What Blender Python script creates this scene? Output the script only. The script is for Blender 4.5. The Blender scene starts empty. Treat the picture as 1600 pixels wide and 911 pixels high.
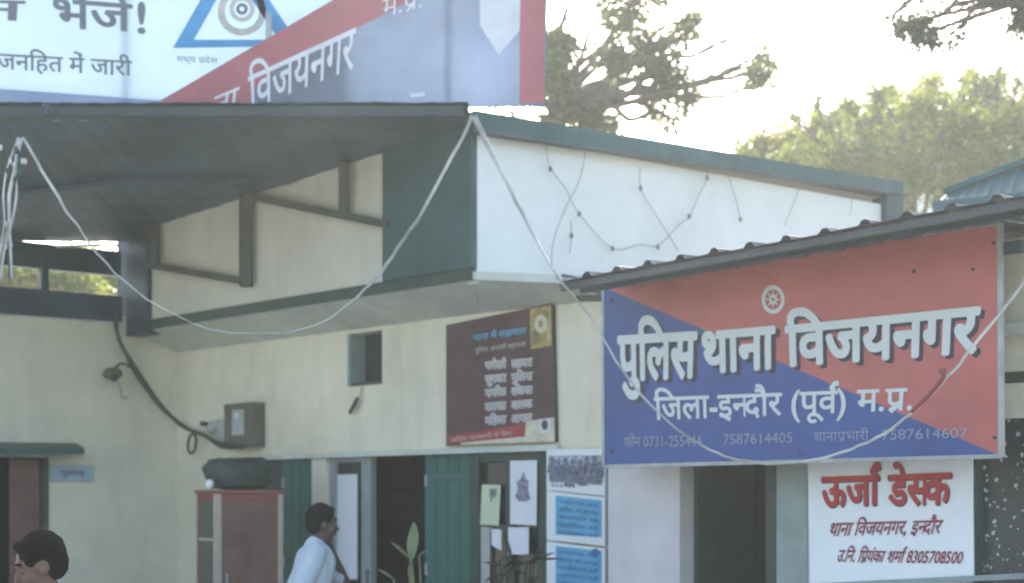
import bpy, bmesh, math, random
from mathutils import Vector, Matrix, noise
from bpy.types import Object
random.seed(7)
scene = bpy.context.scene
col = scene.collection
R = math.radians

# ---------------------------------------------------------------- camera
F, CX, HZ, CAMZ = 2400.0, 800.0, 780.0, 1.7
cd = bpy.data.cameras.new('camera')
cam = bpy.data.objects.new('camera', cd); col.objects.link(cam)
cam.location = (0, 0, CAMZ); cam.rotation_euler = (R(90), 0, 0)
cd.sensor_width = 36; cd.lens = 36 * F / 1600.0
cd.shift_y = (HZ - 455.5) / 1600.0
cd.clip_start = 0.05; cd.clip_end = 3000
cd.dof.use_dof = True; cd.dof.focus_distance = 5.2; cd.dof.aperture_fstop = 3.3
scene.camera = cam

# ---------------------------------------------------------------- light
SUN_EL, SUN_AZ = R(30), math.atan2(-0.02, 1.0)
w = bpy.data.worlds.new('World'); scene.world = w; w.use_nodes = True
nt = w.node_tree; bg = nt.nodes['Background']
sky = nt.nodes.new('ShaderNodeTexSky'); sky.sky_type = 'NISHITA'; sky.sun_disc = False
sky.sun_elevation = SUN_EL; sky.sun_rotation = SUN_AZ
sky.air_density = 1.0; sky.dust_density = 2.8; sky.ozone_density = 1.0
nt.links.new(sky.outputs[0], bg.inputs[0]); bg.inputs[1].default_value = 0.15
sd = bpy.data.lights.new('sun', 'SUN'); sd.energy = 4.0; sd.angle = R(0.5); sd.color = (1, 0.95, 0.86)
sun = bpy.data.objects.new('sun', sd); col.objects.link(sun)
sv = Vector((math.sin(SUN_AZ) * math.cos(SUN_EL), math.cos(SUN_AZ) * math.cos(SUN_EL), math.sin(SUN_EL)))
sun.rotation_euler = sv.to_track_quat('Z', 'Y').to_euler(); sun.location = (0, 30, 30)
scene.view_settings.view_transform = 'Standard'; scene.view_settings.look = 'None'
scene.view_settings.exposure = 1.8; scene.view_settings.gamma = 1.0
scene.view_settings.use_curve_mapping = False
scene.cycles.max_bounces = 8; scene.cycles.volume_bounces = 1
scene.cycles.transparent_max_bounces = 12

# ---------------------------------------------------------------- helpers
def tag(o, label=None, cat=None, group=None, kind=None):
    if label: o['label'] = label
    if cat: o['category'] = cat
    if group: o['group'] = group
    if kind: o['kind'] = kind
    return o
def empty(name, loc=(0, 0, 0), **k):
    o = bpy.data.objects.new(name, None); o.location = loc; o.empty_display_size = .1
    col.objects.link(o); return tag(o, **k)
def link(name, me, mat, parent=None, smooth=False, **k):
    o = bpy.data.objects.new(name, me); col.objects.link(o)
    if mat is not None:
        for m in (mat if isinstance(mat, (list, tuple)) else [mat]): me.materials.append(m)
    if parent is not None:
        o.parent = parent
        o.matrix_parent_inverse = Matrix.Translation(parent.location).inverted() if parent.parent is None else Matrix.Identity(4)
        if parent.parent is not None: o.matrix_parent_inverse = Matrix.Identity(4)
    if smooth:
        for p in me.polygons: p.use_smooth = True
    return tag(o, **k)
def mesh(name, vs, fs, mat, parent=None, smooth=False, **k):
    me = bpy.data.meshes.new(name); me.from_pydata([tuple(v) for v in vs], [], fs); me.update()
    return link(name, me, mat, parent, smooth, **k)
def P(px, py, d): return Vector(((px - CX) / F * d, d, CAMZ + (HZ - py) / F * d))
class Plane:
    """vertical plane through two plan points given as (pixel column, distance)"""
    def __init__(s, px1, d1, px2, d2):
        a = Vector(((px1 - CX) / F * d1, d1)); b = Vector(((px2 - CX) / F * d2, d2))
        s.p = a; s.u = (b - a).normalized(); s.n = Vector((s.u.y, -s.u.x))
        if s.n.dot(-a) < 0: s.n = -s.n
    def depth(s, px, off=0.0):
        q = s.p + s.n * off; k = (px - CX) / F
        # q.x + t u.x = k (q.y + t u.y)
        t = (k * q.y - q.x) / (s.u.x - k * s.u.y)
        return q.y + t * s.u.y
    def at(s, px, py, off=0.0): return P(px, py, s.depth(px, off))
    def uv(s, px, py, off=0.0):
        a = s.at(px, py, off); return ((Vector((a.x, a.y)) - s.p).dot(s.u), a.z)
    def w(s, u, z, off=0.0):
        q = s.p + s.u * u + s.n * off; return Vector((q.x, q.y, z))
def hexa(a, b):
    """8 corners: ring a (4) and ring b (4)"""
    return list(a) + list(b), [(0, 1, 2, 3), (7, 6, 5, 4), (0, 4, 5, 1), (1, 5, 6, 2), (2, 6, 7, 3), (3, 7, 4, 0)]
def bevelled(vs, fs, bev):
    bm = bmesh.new(); v = [bm.verts.new(x) for x in vs]
    for f in fs: bm.faces.new([v[i] for i in f])
    bmesh.ops.recalc_face_normals(bm, faces=bm.faces)
    if bev: bmesh.ops.bevel(bm, geom=list(bm.edges), offset=bev, segments=2, affect='EDGES', profile=.6)
    me = bpy.data.meshes.new('m'); bm.to_mesh(me); bm.free(); return me
def ubox(name, pl, u0, u1, z0, z1, o0, o1, mat, parent=None, bev=0.004, **k):
    a = [pl.w(u0, z0, o0), pl.w(u1, z0, o0), pl.w(u1, z1, o0), pl.w(u0, z1, o0)]
    b = [pl.w(u0, z0, o1), pl.w(u1, z0, o1), pl.w(u1, z1, o1), pl.w(u0, z1, o1)]
    me = bevelled(*hexa(a, b), min(bev, abs(o1 - o0) * .3)); me.name = name
    return link(name, me, mat, parent, **k)
def wbox(name, pl, px0, px1, yt, yb, o0, o1, mat, parent=None, bev=0.004, **k):
    """box on a wall from the rectangle its front face covers"""
    u0, zt0 = pl.uv(px0, yt, o1); u1, zt1 = pl.uv(px1, yt, o1)
    _, zb0 = pl.uv(px0, yb, o1); _, zb1 = pl.uv(px1, yb, o1)
    return ubox(name, pl, u0, u1, (zb0 + zb1) / 2, (zt0 + zt1) / 2, o0, o1, mat, parent, bev, **k)
def slab(name, pts, back, mat, parent=None, bev=0.002, **k):
    """thick polygon: front points, extruded by vector back"""
    n = len(pts); vs = list(pts) + [p + back for p in pts]
    fs = [tuple(range(n)), tuple(range(2 * n - 1, n - 1, -1))] + [(i, (i + 1) % n, n + (i + 1) % n, n + i) for i in range(n)]
    me = bevelled(vs, fs, bev); me.name = name
    return link(name, me, mat, parent, **k)
def wpoly(name, pl, pix, off, th, mat, parent=None, **k):
    pts = [pl.at(x, y, off) for x, y in pix]
    return slab(name, pts, Vector((-pl.n.x, -pl.n.y, 0)) * th, mat, parent, 0, **k)
def spline(pts, n=8):
    pts = [Vector(p) for p in pts]; out = []
    for i in range(len(pts) - 1):
        p0 = pts[max(i - 1, 0)]; p1 = pts[i]; p2 = pts[i + 1]; p3 = pts[min(i + 2, len(pts) - 1)]
        for j in range(n):
            t = j / n
            out.append(.5 * ((2 * p1) + (p2 - p0) * t + (2 * p0 - 5 * p1 + 4 * p2 - p3) * t * t + (3 * p1 - p0 - 3 * p2 + p3) * t ** 3))
    out.append(pts[-1]); return out
def tube_data(pts, r, seg=7, flat=1.0):
    vs, fs = [], []; n = len(pts); up = Vector((0.13, 0.3, 1)).normalized()
    for i, p in enumerate(pts):
        t = (pts[min(i + 1, n - 1)] - pts[max(i - 1, 0)]).normalized()
        a = t.cross(up); a = a.normalized() if a.length > 1e-4 else Vector((1, 0, 0)); b = t.cross(a).normalized()
        rr = r(i / (n - 1)) if callable(r) else r
        for j in range(seg):
            th = 2 * math.pi * j / seg; vs.append(p + a * math.cos(th) * rr * flat + b * math.sin(th) * rr)
    for i in range(n - 1):
        for j in range(seg):
            k = (j + 1) % seg; fs.append((i * seg + j, i * seg + k, (i + 1) * seg + k, (i + 1) * seg + j))
    fs.append(tuple(range(seg - 1, -1, -1))); fs.append(tuple((n - 1) * seg + j for j in range(seg)))
    return vs, fs
def tube(name, pts, r, mat, parent=None, sp=8, seg=7, flat=1.0, **k):
    pts = spline(pts, sp) if sp else [Vector(p) for p in pts]
    vs, fs = tube_data(pts, r, seg, flat)
    return mesh(name, vs, fs, mat, parent, True, **k)
def bar(name, a, b, wd, ht, mat, parent=None, bev=0.003, **k):
    a = Vector(a); b = Vector(b); t = (b - a).normalized()
    s = t.cross(Vector((0, 0, 1))); s = s.normalized() if s.length > 1e-3 else Vector((1, 0, 0)); q = s.cross(t).normalized()
    def ring(p): return [p + s * wd / 2 * x + q * ht / 2 * y for x, y in ((-1, -1), (1, -1), (1, 1), (-1, 1))]
    me = bevelled(*hexa(ring(a), ring(b)), bev); me.name = name
    return link(name, me, mat, parent, **k)
def ball_data(c, r, seg=10, rings=7, sc=(1, 1, 1)):
    vs, fs = [], []
    vs.append(Vector(c) + Vector((0, 0, r * sc[2])))
    for i in range(1, rings):
        ph = math.pi * i / rings
        for j in range(seg):
            th = 2 * math.pi * j / seg
            vs.append(Vector(c) + Vector((math.sin(ph) * math.cos(th) * r * sc[0], math.sin(ph) * math.sin(th) * r * sc[1], math.cos(ph) * r * sc[2])))
    vs.append(Vector(c) - Vector((0, 0, r * sc[2])))
    for j in range(seg): fs.append((0, 1 + j, 1 + (j + 1) % seg))
    for i in range(rings - 2):
        for j in range(seg):
            a = 1 + i * seg; b = a + seg; k = (j + 1) % seg; fs.append((a + j, b + j, b + k, a + k))
    a = 1 + (rings - 2) * seg; e = len(vs) - 1
    for j in range(seg): fs.append((a + j, e, a + (j + 1) % seg))
    return vs, fs
def merge(*parts):
    vs, fs = [], []
    for v, f in parts:
        o = len(vs); vs += list(v); fs += [tuple(i + o for i in q) for q in f]
    return vs, fs

# ---------------------------------------------------------------- materials
def mat(name, c, rough=.7, var=.12, scale=3.0, bump=.15, bscale=40, c2=None, streak=0.0, metal=0.0, transl=0.0, spec=.4, dirt=(.25, .22, .17), coat=0):
    m = bpy.data.materials.new(name); m.use_nodes = True; n = m.node_tree; b = n.nodes['Principled BSDF']
    out = n.nodes['Material Output']; L = n.links.new; N = n.nodes.new
    tc = N('ShaderNodeTexCoord')
    nz = N('ShaderNodeTexNoise'); nz.inputs['Scale'].default_value = scale; nz.inputs['Detail'].default_value = 7; nz.inputs['Roughness'].default_value = .65
    L(tc.outputs['Object'], nz.inputs['Vector'])
    rp = N('ShaderNodeValToRGB'); rp.color_ramp.elements[0].position = .3; rp.color_ramp.elements[1].position = .72
    lo = c2 if c2 else tuple(x * (1 - 2 * var) for x in c); hi = tuple(min(1, x * (1 + var)) for x in c)
    rp.color_ramp.elements[0].color = (*lo, 1); rp.color_ramp.elements[1].color = (*hi, 1)
    L(nz.outputs[0], rp.inputs[0]); colo = rp.outputs[0]
    if streak:
        mp = N('ShaderNodeMapping'); mp.inputs['Scale'].default_value = (1.3, 1.3, .3); L(tc.outputs['Object'], mp.inputs[0])
        n2 = N('ShaderNodeTexNoise'); n2.inputs['Scale'].default_value = 2.2; n2.inputs['Detail'].default_value = 8; n2.inputs['Roughness'].default_value = .7
        L(mp.outputs[0], n2.inputs['Vector'])
        r2 = N('ShaderNodeValToRGB'); r2.color_ramp.elements[0].position = .5; r2.color_ramp.elements[1].position = .8
        r2.color_ramp.elements[0].color = (0, 0, 0, 1); r2.color_ramp.elements[1].color = (streak,) * 3 + (1,)
        L(n2.outputs[0], r2.inputs[0])
        mx = N('ShaderNodeMix'); mx.data_type = 'RGBA'; L(r2.outputs[0], mx.inputs[0]); L(colo, mx.inputs[6]); mx.inputs[7].default_value = (*dirt, 1)
        colo = mx.outputs[2]
    L(colo, b.inputs['Base Color'])
    b.inputs['Roughness'].default_value = rough; b.inputs['Metallic'].default_value = metal
    b.inputs['Specular IOR Level'].default_value = spec
    if coat: b.inputs['Coat Weight'].default_value = coat
    if bump:
        n3 = N('ShaderNodeTexNoise'); n3.inputs['Scale'].default_value = bscale; n3.inputs['Detail'].default_value = 5
        L(tc.outputs['Object'], n3.inputs['Vector'])
        bp = N('ShaderNodeBump'); bp.inputs['Strength'].default_value = bump; bp.inputs['Distance'].default_value = .02
        L(n3.outputs[0], bp.inputs['Height']); L(bp.outputs[0], b.inputs['Normal'])
    if transl:
        tr = N('ShaderNodeBsdfTranslucent'); L(colo, tr.inputs[0]); ms = N('ShaderNodeMixShader'); ms.inputs[0].default_value = transl
        L(b.outputs[0], ms.inputs[1]); L(tr.outputs[0], ms.inputs[2]); L(ms.outputs[0], out.inputs[0])
    return m
M = {}
M['cream'] = mat('cream_plaster', (.75, .70, .54), .9, .10, .9, .3, 60, streak=.32, dirt=(.33, .32, .26))
M['cream_left'] = mat('old_cream_plaster', (.69, .65, .50), .9, .10, .8, .3, 60, streak=.32, dirt=(.28, .28, .22))
M['soffit'] = mat('whitewashed_concrete', (.58, .61, .54), .9, .1, 2, .3, 30, streak=.3)
M['upper'] = mat('buff_panel', (.62, .60, .50), .85, .07, 1.2, .1, 50, streak=.3)
M['white'] = mat('white_panel', (.74, .77, .73), .7, .06, .9, .1, 50, streak=.25, dirt=(.5, .52, .52))
M['green'] = mat('dark_green_paint', (.035, .11, .10), .5, .15, 2, .1, 60, streak=.3, dirt=(.09, .12, .10))
M['teal'] = mat('teal_green_paint', (.018, .125, .10), .55, .15, 2, .1, 60, streak=.3, dirt=(.10, .14, .12))
M['beam'] = mat('dark_blue_green_steel', (.022, .052, .065), .5, .2, 3, .1, 60)
M['strut'] = mat('brown_green_steel', (.06, .07, .05), .6, .2, 3, .1, 60)
M['sheet'] = mat('weathered_roof_sheet', (.070, .115, .135), .55, .28, 1.1, .1, 30, streak=.5, dirt=(.045, .06, .06), metal=.0)
M['sheetgrey'] = mat('grey_roof_sheet', (.075, .09, .095), .5, .15, 2, .1, 30, streak=.4, dirt=(.12, .1, .08))
M['clad'] = mat('dark_sea_green_cladding', (.028, .088, .088), .5, .15, 2.5, .1, 60, streak=.3, dirt=(.06, .1, .1))
M['eave'] = mat('dark_eave_steel', (.035, .055, .06), .5, .15, 3)
M['turq'] = mat('turquoise_roof_sheet', (.01, .11, .13), .6, .12, 2, .1, 30, streak=.2, dirt=(.05, .1, .1), spec=.2)
M['fascia'] = mat('sea_green_fascia', (.02, .09, .09), .5, .15, 2.5, .1, 60, streak=.3, dirt=(.13, .2, .18))
M['dark'] = mat('unlit_room_dark', (.03, .035, .035), .9, .2, 2)  # near-black colour carries the shade inside the rooms and the vent
M['glass'] = mat('dark_glass', (.02, .03, .03), .12, .2, 3, 0, spec=.6)
M['frame'] = mat('grey_green_frame', (.26, .32, .29), .5, .1, 5)
M['framedark'] = mat('dark_green_frame', (.025, .06, .045), .5, .15, 5)
M['pillar'] = mat('pale_pillar_plaster', (.60, .57, .56), .85, .08, 1.5, .2, 50, streak=.3)
M['blue'] = mat('sign_blue_vinyl', (.028, .078, .26), .5, .14, 1.5, .12, 3, coat=.1)
M['red'] = mat('sign_red_vinyl', (.47, .12, .105), .5, .14, 1.5, .12, 3, coat=.1)
M['letter'] = mat('white_lettering', (.58, .62, .60), .5, .04, 5, 0)
M['shadowletter'] = mat('dark_letter_shadow', (.03, .03, .045), .6, .1, 5, 0)
M['redletter'] = mat('red_lettering', (.45, .025, .03), .6, .1, 5, 0)
M['maroonletter'] = mat('maroon_lettering', (.25, .03, .06), .6, .1, 5, 0)
M['greyletter'] = mat('grey_lettering', (.10, .13, .16), .6, .1, 5, 0)
M['flex'] = mat('white_flex_sheet', (.78, .81, .80), .45, .04, 1.5, .08, 6, streak=.12, dirt=(.5, .5, .47))
M['hoard'] = mat('hoarding_white_flex', (.60, .70, .76), .5, .05, 1.2, .05, 5, transl=.35)
M['hlav'] = mat('hoarding_lavender_flex', (.30, .38, .50), .5, .06, 1.5, .05, 5, transl=.35)
M['hred'] = mat('hoarding_red_flex', (.72, .25, .27), .5, .06, 1.5, .05, 5, transl=.5)
M['hblue'] = mat('hoarding_blue_flex', (.31, .37, .47), .5, .14, 1.2, .05, 5, transl=.5)
M['hletter'] = mat('hoarding_grey_letters', (.13, .16, .19), .6, .1, 5, 0)
M['hwhite'] = mat('hoarding_white_print', (.82, .84, .86), .6, .05, 5, 0, transl=.3)
M['hcyan'] = mat('hoarding_cyan_print', (.08, .33, .60), .6, .08, 5, 0, transl=.25)
M['post'] = mat('galvanised_tube', (.35, .37, .37), .45, .15, 8, metal=.6)
M['rope'] = mat('white_plastic_tape', (.62, .63, .58), .5, .1, 1.7, 0, c2=(.16, .15, .12))
M['wire'] = mat('grey_wire', (.22, .23, .22), .6, .1, 20, 0)
M['cable'] = mat('black_green_cable', (.045, .055, .035), .6, .2, 20, .1)
M['brownbox'] = mat('grey_brown_metal', (.12, .11, .085), .5, .15, 6)
M['palegrey'] = mat('pale_grey_plastic', (.42, .43, .40), .5, .1, 9)
M['cup'] = mat('red_brown_laminate', (.28, .075, .055), .45, .2, 4, .05, streak=.2)
M['cupdoor'] = mat('brown_cupboard_door', (.17, .085, .065), .4, .2, 4, .05)
M['cupedge'] = mat('cream_cupboard_edge', (.46, .38, .30), .5, .1, 9)
M['bundle'] = mat('dark_green_tarpaulin', (.02, .05, .04), .5, .3, 6, .5, 12)
M['paper'] = mat('white_notice_paper', (.72, .73, .76), .7, .04, 4, .1, 8)
M['ypaper'] = mat('pale_yellow_green_paper', (.55, .62, .42), .7, .05, 4, .1, 8)
M['bluep'] = mat('blue_panel_print', (.10, .38, .58), .5, .12, 8, 0)
M['bluetext'] = mat('dark_blue_print', (.05, .17, .36), .5, .1, 8, 0)
M['skin'] = mat('brown_skin', (.16, .085, .06), .55, .1, 14, .1, 80)
M['skin2'] = mat('dark_brown_skin', (.075, .045, .04), .55, .1, 14, .1, 80)
M['hair'] = mat('black_hair', (.007, .006, .006), .85, .3, 60, .8, 160, spec=.1)
M['shirt'] = mat('pale_blue_white_cloth', (.46, .53, .58), .9, .06, 6, .4, 14)
M['purple'] = mat('dull_purple_cloth', (.07, .055, .10), .9, .1, 6, .4, 14)
M['trouser'] = mat('dark_trouser_cloth', (.03, .03, .04), .9, .1, 6, .3, 14)
M['eye'] = mat('eye_white', (.16, .14, .13), .8, .02, 5, 0, spec=.1)
M['bark'] = mat('grey_brown_bark', (.14, .11, .085), .9, .25, 9, .8, 25)
M['faint'] = mat('faint_small_lettering', (.28, .31, .40), .6, .1, 5, 0)
M['concrete'] = mat('concrete_yard', (.42, .41, .37), .9, .15, .8, .3, 25)
M['maroon'] = mat('dark_maroon_poster', (.085, .042, .042), .45, .2, 3, 0)
M['postered'] = mat('poster_red_band', (.35, .05, .05), .5, .1, 5, 0)
M['gold'] = mat('poster_gold_print', (.42, .33, .12), .5, .35, 9, 0)
M['postercream'] = mat('poster_cream_print', (.62, .56, .42), .5, .15, 12, 0)
M['postertext'] = mat('poster_pale_print', (.48, .46, .44), .5, .1, 12, 0)
M['pot'] = mat('terracotta_pot', (.30, .12, .06), .85, .15, 6)
M['rust'] = mat('rusty_red_wire', (.25, .05, .05), .7, .1, 9)
def leafmat(name, c1, c2, c3, tr=.45, scale=1.2):
    m = bpy.data.materials.new(name); m.use_nodes = True; n = m.node_tree; b = n.nodes['Principled BSDF']; L = n.links.new; N = n.nodes.new
    g = N('ShaderNodeNewGeometry'); nz = N('ShaderNodeTexNoise'); nz.inputs['Scale'].default_value = scale; nz.inputs['Detail'].default_value = 3
    L(g.outputs['Position'], nz.inputs['Vector'])
    ad = N('ShaderNodeMath'); ad.operation = 'MULTIPLY_ADD'; L(g.outputs['Random Per Island'], ad.inputs[0]); ad.inputs[1].default_value = .5
    L(nz.outputs[0], ad.inputs[2]); sb = N('ShaderNodeMath'); sb.operation = 'SUBTRACT'; L(ad.outputs[0], sb.inputs[0]); sb.inputs[1].default_value = .25
    rp = N('ShaderNodeValToRGB'); e = rp.color_ramp.elements; e[0].position = .2; e[0].color = (*c1, 1); e[1].position = .8; e[1].color = (*c3, 1)
    k = e.new(.5); k.color = (*c2, 1); L(sb.outputs[0], rp.inputs[0]); L(rp.outputs[0], b.inputs['Base Color']); b.inputs['Roughness'].default_value = .5
    t = N('ShaderNodeBsdfTranslucent'); L(rp.outputs[0], t.inputs[0]); ms = N('ShaderNodeMixShader'); ms.inputs[0].default_value = tr
    L(b.outputs[0], ms.inputs[1]); L(t.outputs[0], ms.inputs[2]); L(ms.outputs[0], n.nodes['Material Output'].inputs[0])
    return m
M['leafA'] = leafmat('dusty_green_leaves', (.05, .08, .04), (.11, .15, .05), (.20, .22, .07), .45)
M['leafB'] = leafmat('yellow_green_leaves', (.08, .12, .03), (.19, .25, .025), (.38, .33, .07), .5)
M['leafC'] = leafmat('dark_drooping_leaves', (.03, .05, .03), (.05, .07, .04), (.08, .10, .05), .25)
M['leafP'] = leafmat('pot_plant_leaves', (.10, .13, .06), (.16, .20, .09), (.22, .26, .12), .25, 6)
M['leafQ'] = leafmat('dark_pot_plant_leaves', (.02, .035, .025), (.03, .05, .03), (.05, .07, .04), .2, 6)
def speckmat():
    m = mat('speckled_dark_glass', (.035, .05, .05), .3, .3, 2, 0)
    n = m.node_tree; L = n.links.new; N = n.nodes.new; b = n.nodes['Principled BSDF']
    src = b.inputs['Base Color'].links[0].from_socket
    tc = N('ShaderNodeTexCoord'); v = N('ShaderNodeTexVoronoi'); v.inputs['Scale'].default_value = 26; L(tc.outputs['Object'], v.inputs['Vector'])
    n0 = N('ShaderNodeTexNoise'); n0.inputs['Scale'].default_value = 7; L(tc.outputs['Object'], n0.inputs['Vector'])
    th = N('ShaderNodeMath'); th.operation = 'MULTIPLY_ADD'; L(n0.outputs[0], th.inputs[0]); th.inputs[1].default_value = 1.1; th.inputs[2].default_value = -.31
    c = N('ShaderNodeMath'); c.operation = 'LESS_THAN'; n4 = N('ShaderNodeTexNoise'); n4.inputs['Scale'].default_value = 60; n4.inputs['Detail'].default_value = 4; L(tc.outputs['Object'], n4.inputs['Vector']); a4 = N('ShaderNodeMath'); a4.operation = 'MULTIPLY_ADD'; L(n4.outputs[0], a4.inputs[0]); a4.inputs[1].default_value = .9; L(v.outputs['Distance'], a4.inputs[2]); a5 = N('ShaderNodeMath'); a5.operation = 'SUBTRACT'; L(a4.outputs[0], a5.inputs[0]); a5.inputs[1].default_value = .40; L(a5.outputs[0], c.inputs[0]); L(th.outputs[0], c.inputs[1])
    mx = N('ShaderNodeMix'); mx.data_type = 'RGBA'; L(c.outputs[0], mx.inputs[0]); L(src, mx.inputs[6]); mx.inputs[7].default_value = (.38, .42, .42, 1)
    L(mx.outputs[2], b.inputs['Base Color']); return m
M['speck'] = speckmat()

# ---------------------------------------------------------------- lettering
_g = {}
def glyph(ch, bold=0.0, clip=None):
    key = (ch, clip)
    if key in _g: return _g[key]
    def raw(s, b):
        c = bpy.data.curves.new('glyph', 'FONT'); c.body = s; c.size = 1; c.offset = b; c.resolution_u = 3
        o = bpy.data.objects.new('glyph', c); me = o.to_mesh()
        vs = [(v.co.x, v.co.y) for v in me.vertices]; fs = [tuple(p.vertices) for p in me.polygons]
        o.to_mesh_clear(); bpy.data.objects.remove(o); bpy.data.curves.remove(c); return vs, fs
    vs, fs = raw(ch, 0)
    i1 = raw('MMM', 0)[0]; i2 = raw(ch + 'MMM', 0)[0]
    adv = max(x for x, _ in i2) - max(x for x, _ in i1)
    if clip is not None and vs:
        mx = max(x for x, _ in vs) - clip
        bm = bmesh.new(); bv = [bm.verts.new((x, y, 0)) for x, y in vs]
        for f in fs:
            try: bm.faces.new([bv[i] for i in f])
            except ValueError: pass
        bmesh.ops.bisect_plane(bm, geom=list(bm.verts) + list(bm.edges) + list(bm.faces), plane_co=(mx, 0, 0), plane_no=(1, 0, 0), clear_outer=True)
        bm.verts.index_update(); vs = [(v.co.x, v.co.y) for v in bm.verts]; fs = [tuple(v.index for v in f.verts) for f in bm.faces]; bm.free()
        adv -= clip + .0
    _g[key] = (vs, fs, adv); return _g[key]
def stroke(pts, wd):
    vs, fs = [], []; n = len(pts)
    for i in range(n):
        a = pts[max(i - 1, 0)]; b = pts[min(i + 1, n - 1)]; dx, dy = b[0] - a[0], b[1] - a[1]; l = math.hypot(dx, dy) or 1
        nx, ny = -dy / l * wd / 2, dx / l * wd / 2
        vs += [(pts[i][0] + nx, pts[i][1] + ny), (pts[i][0] - nx, pts[i][1] - ny)]
    for i in range(n - 1): fs.append((2 * i, 2 * i + 1, 2 * i + 3, 2 * i + 2))
    return vs, fs
def compose(text, bold=0.0):
    """text in visual order; {n} {s} half letters, {R} reph over the letter before, {r} ra-stroke under it"""
    items = []; x = 0.0; i = 0; wd = .085 + 2 * bold
    while i < len(text):
        ch = text[i]
        if ch == '{':
            c = text[i + 1]; i += 3
            if c in 'ns':
                vs, fs, adv = glyph({'n': 'न', 's': 'स'}[c], bold, .13 + bold)
                items.append(([(vx + x, vy) for vx, vy in vs], fs)); x += adv - .0
            elif c == 'R':
                pts = [(x - .10 + .0, .62), (x - .13, .72), (x - .22, .80), (x - .33, .79), (x - .38, .73)]
                pts = [(x - .10, .62), (x - .16, .74), (x - .07, .84), (x + .03, .86)]
                items.append(stroke(pts, wd))
            elif c == 'r':
                items.append(stroke([(x - .17, .18), (x - .42, -.02)], wd))
            continue
        vs, fs, adv = glyph(ch, bold)
        if vs: items.append(([(vx + x, vy) for vx, vy in vs], fs))
        x += adv; i += 1
    return items
def lettering(name, text, pl, quad, off, mt, parent=None, bold=0.0, fit=(-.02, .62), **k):
    """text laid on a plane inside the pixel quad TL,TR,BR,BL (headline to foot line)"""
    items = compose(text, bold); xs = [v[0] for it in items for v in it[0]]; x0, x1 = min(xs), max(xs)
    TL, TR, BR, BL = [pl.uv(a, b, off) for a, b in quad]
    vs, fs = [], []
    rings = [(0, 0)] + ([(math.cos(a) * bold, math.sin(a) * bold) for a in [k * math.pi / 4 + .39 for k in range(8)]] if bold > .006 else [])
    for n, (vv, ff, bx, by, lf) in enumerate([(v_, f_, bx, by, .0006 * (i % 4) + .00006 * j) for i, (v_, f_) in enumerate(items) for j, (bx, by) in enumerate(rings)]):
        o = len(vs); lift = off + lf
        for x, y in vv:
            x += bx; y += by
            s = (x - x0) / (x1 - x0); t = (y - fit[0]) / (fit[1] - fit[0])
            a = [BL[i] + (BR[i] - BL[i]) * s for i in (0, 1)]; b = [TL[i] + (TR[i] - TL[i]) * s for i in (0, 1)]
            vs.append(pl.w(a[0] + (b[0] - a[0]) * t, a[1] + (b[1] - a[1]) * t, lift))
        fs += [tuple(q + o for q in f) for f in ff]
    return mesh(name, vs, fs, mt, parent, **k)
def disc(name, pl, px, py, r, off, mt, parent, r_in=0.0, n=24, sy=1.0):
    """flat printed ring, radius in pixels"""
    vs, fs = [], []
    for i in range(n):
        a = 2 * math.pi * i / n
        vs.append(pl.at(px + math.cos(a) * r, py + math.sin(a) * r * sy, off)); vs.append(pl.at(px + math.cos(a) * r_in, py + math.sin(a) * r_in * sy, off))
    for i in range(n):
        j = (i + 1) % n; fs.append((2 * i, 2 * j, 2 * j + 1, 2 * i + 1))
    if r_in == 0: fs = [tuple(2 * i for i in range(n))]; vs = [v for v in vs]
    return mesh(name, vs, fs, mt, parent)
def flatpoly(name, pl, pix, off, mt, parent, **k):
    return mesh(name, [pl.at(x, y, off) for x, y in pix], [tuple(range(len(pix)))], mt, parent, **k)
def flatmany(name, pl, polys, off, mt, parent, **k):
    vs, fs = [], []
    for q in polys:
        o = len(vs); vs += [pl.at(x, y, off) for x, y in q]; fs.append(tuple(range(o, o + len(q))))
    return mesh(name, vs, fs, mt, parent, **k)

# ---------------------------------------------------------------- planes of the place
dA = lambda px: 26240 / (px + 1500.0)
A = Plane(300, dA(300), 945, dA(945))            # ground floor wall
FP = Plane(745, 11.0, 205, 14.48)                # upper front face, set forward
C = Plane(205, 14.48, 0, 53504 / 3900.0)         # wall of the left wing
RP = Plane(745, 11.0, 1390, 11 * 3155 / 2510.0)  # upper side face running back to the right
S = Plane(945, 9.5, 1563, 7.58)                  # police sign

# ---------------------------------------------------------------- ground
mesh('ground', [(-900, -300, -.02), (900, -300, -.02), (900, 1500, -.02), (-900, 1500, -.02)], [(0, 1, 2, 3)], mat('dusty_earth', (.27, .23, .17), .95, .15, .3, .4, 12), kind='structure')
mesh('yard_paving', [(-14, -6, 0), (12, -6, 0), (12, 18, 0), (-14, 18, 0)], [(0, 1, 2, 3)], M['concrete'], kind='structure')

# ---------------------------------------------------------------- main building
bl = empty('station_building', (0, 12, 0), label='cream plastered police station building with green fascia and dark green doors behind the courtyard', cat='building')
# openings on wall A below the lintel line (y 708)
zl = 2.08
uA = lambda px, off=0.0: A.uv(px, 700, off)[0]
TH = .18
u_corner = uA(277); u_end = uA(960)
if u_corner > u_end: pass
ztopw = 3.125
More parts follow.
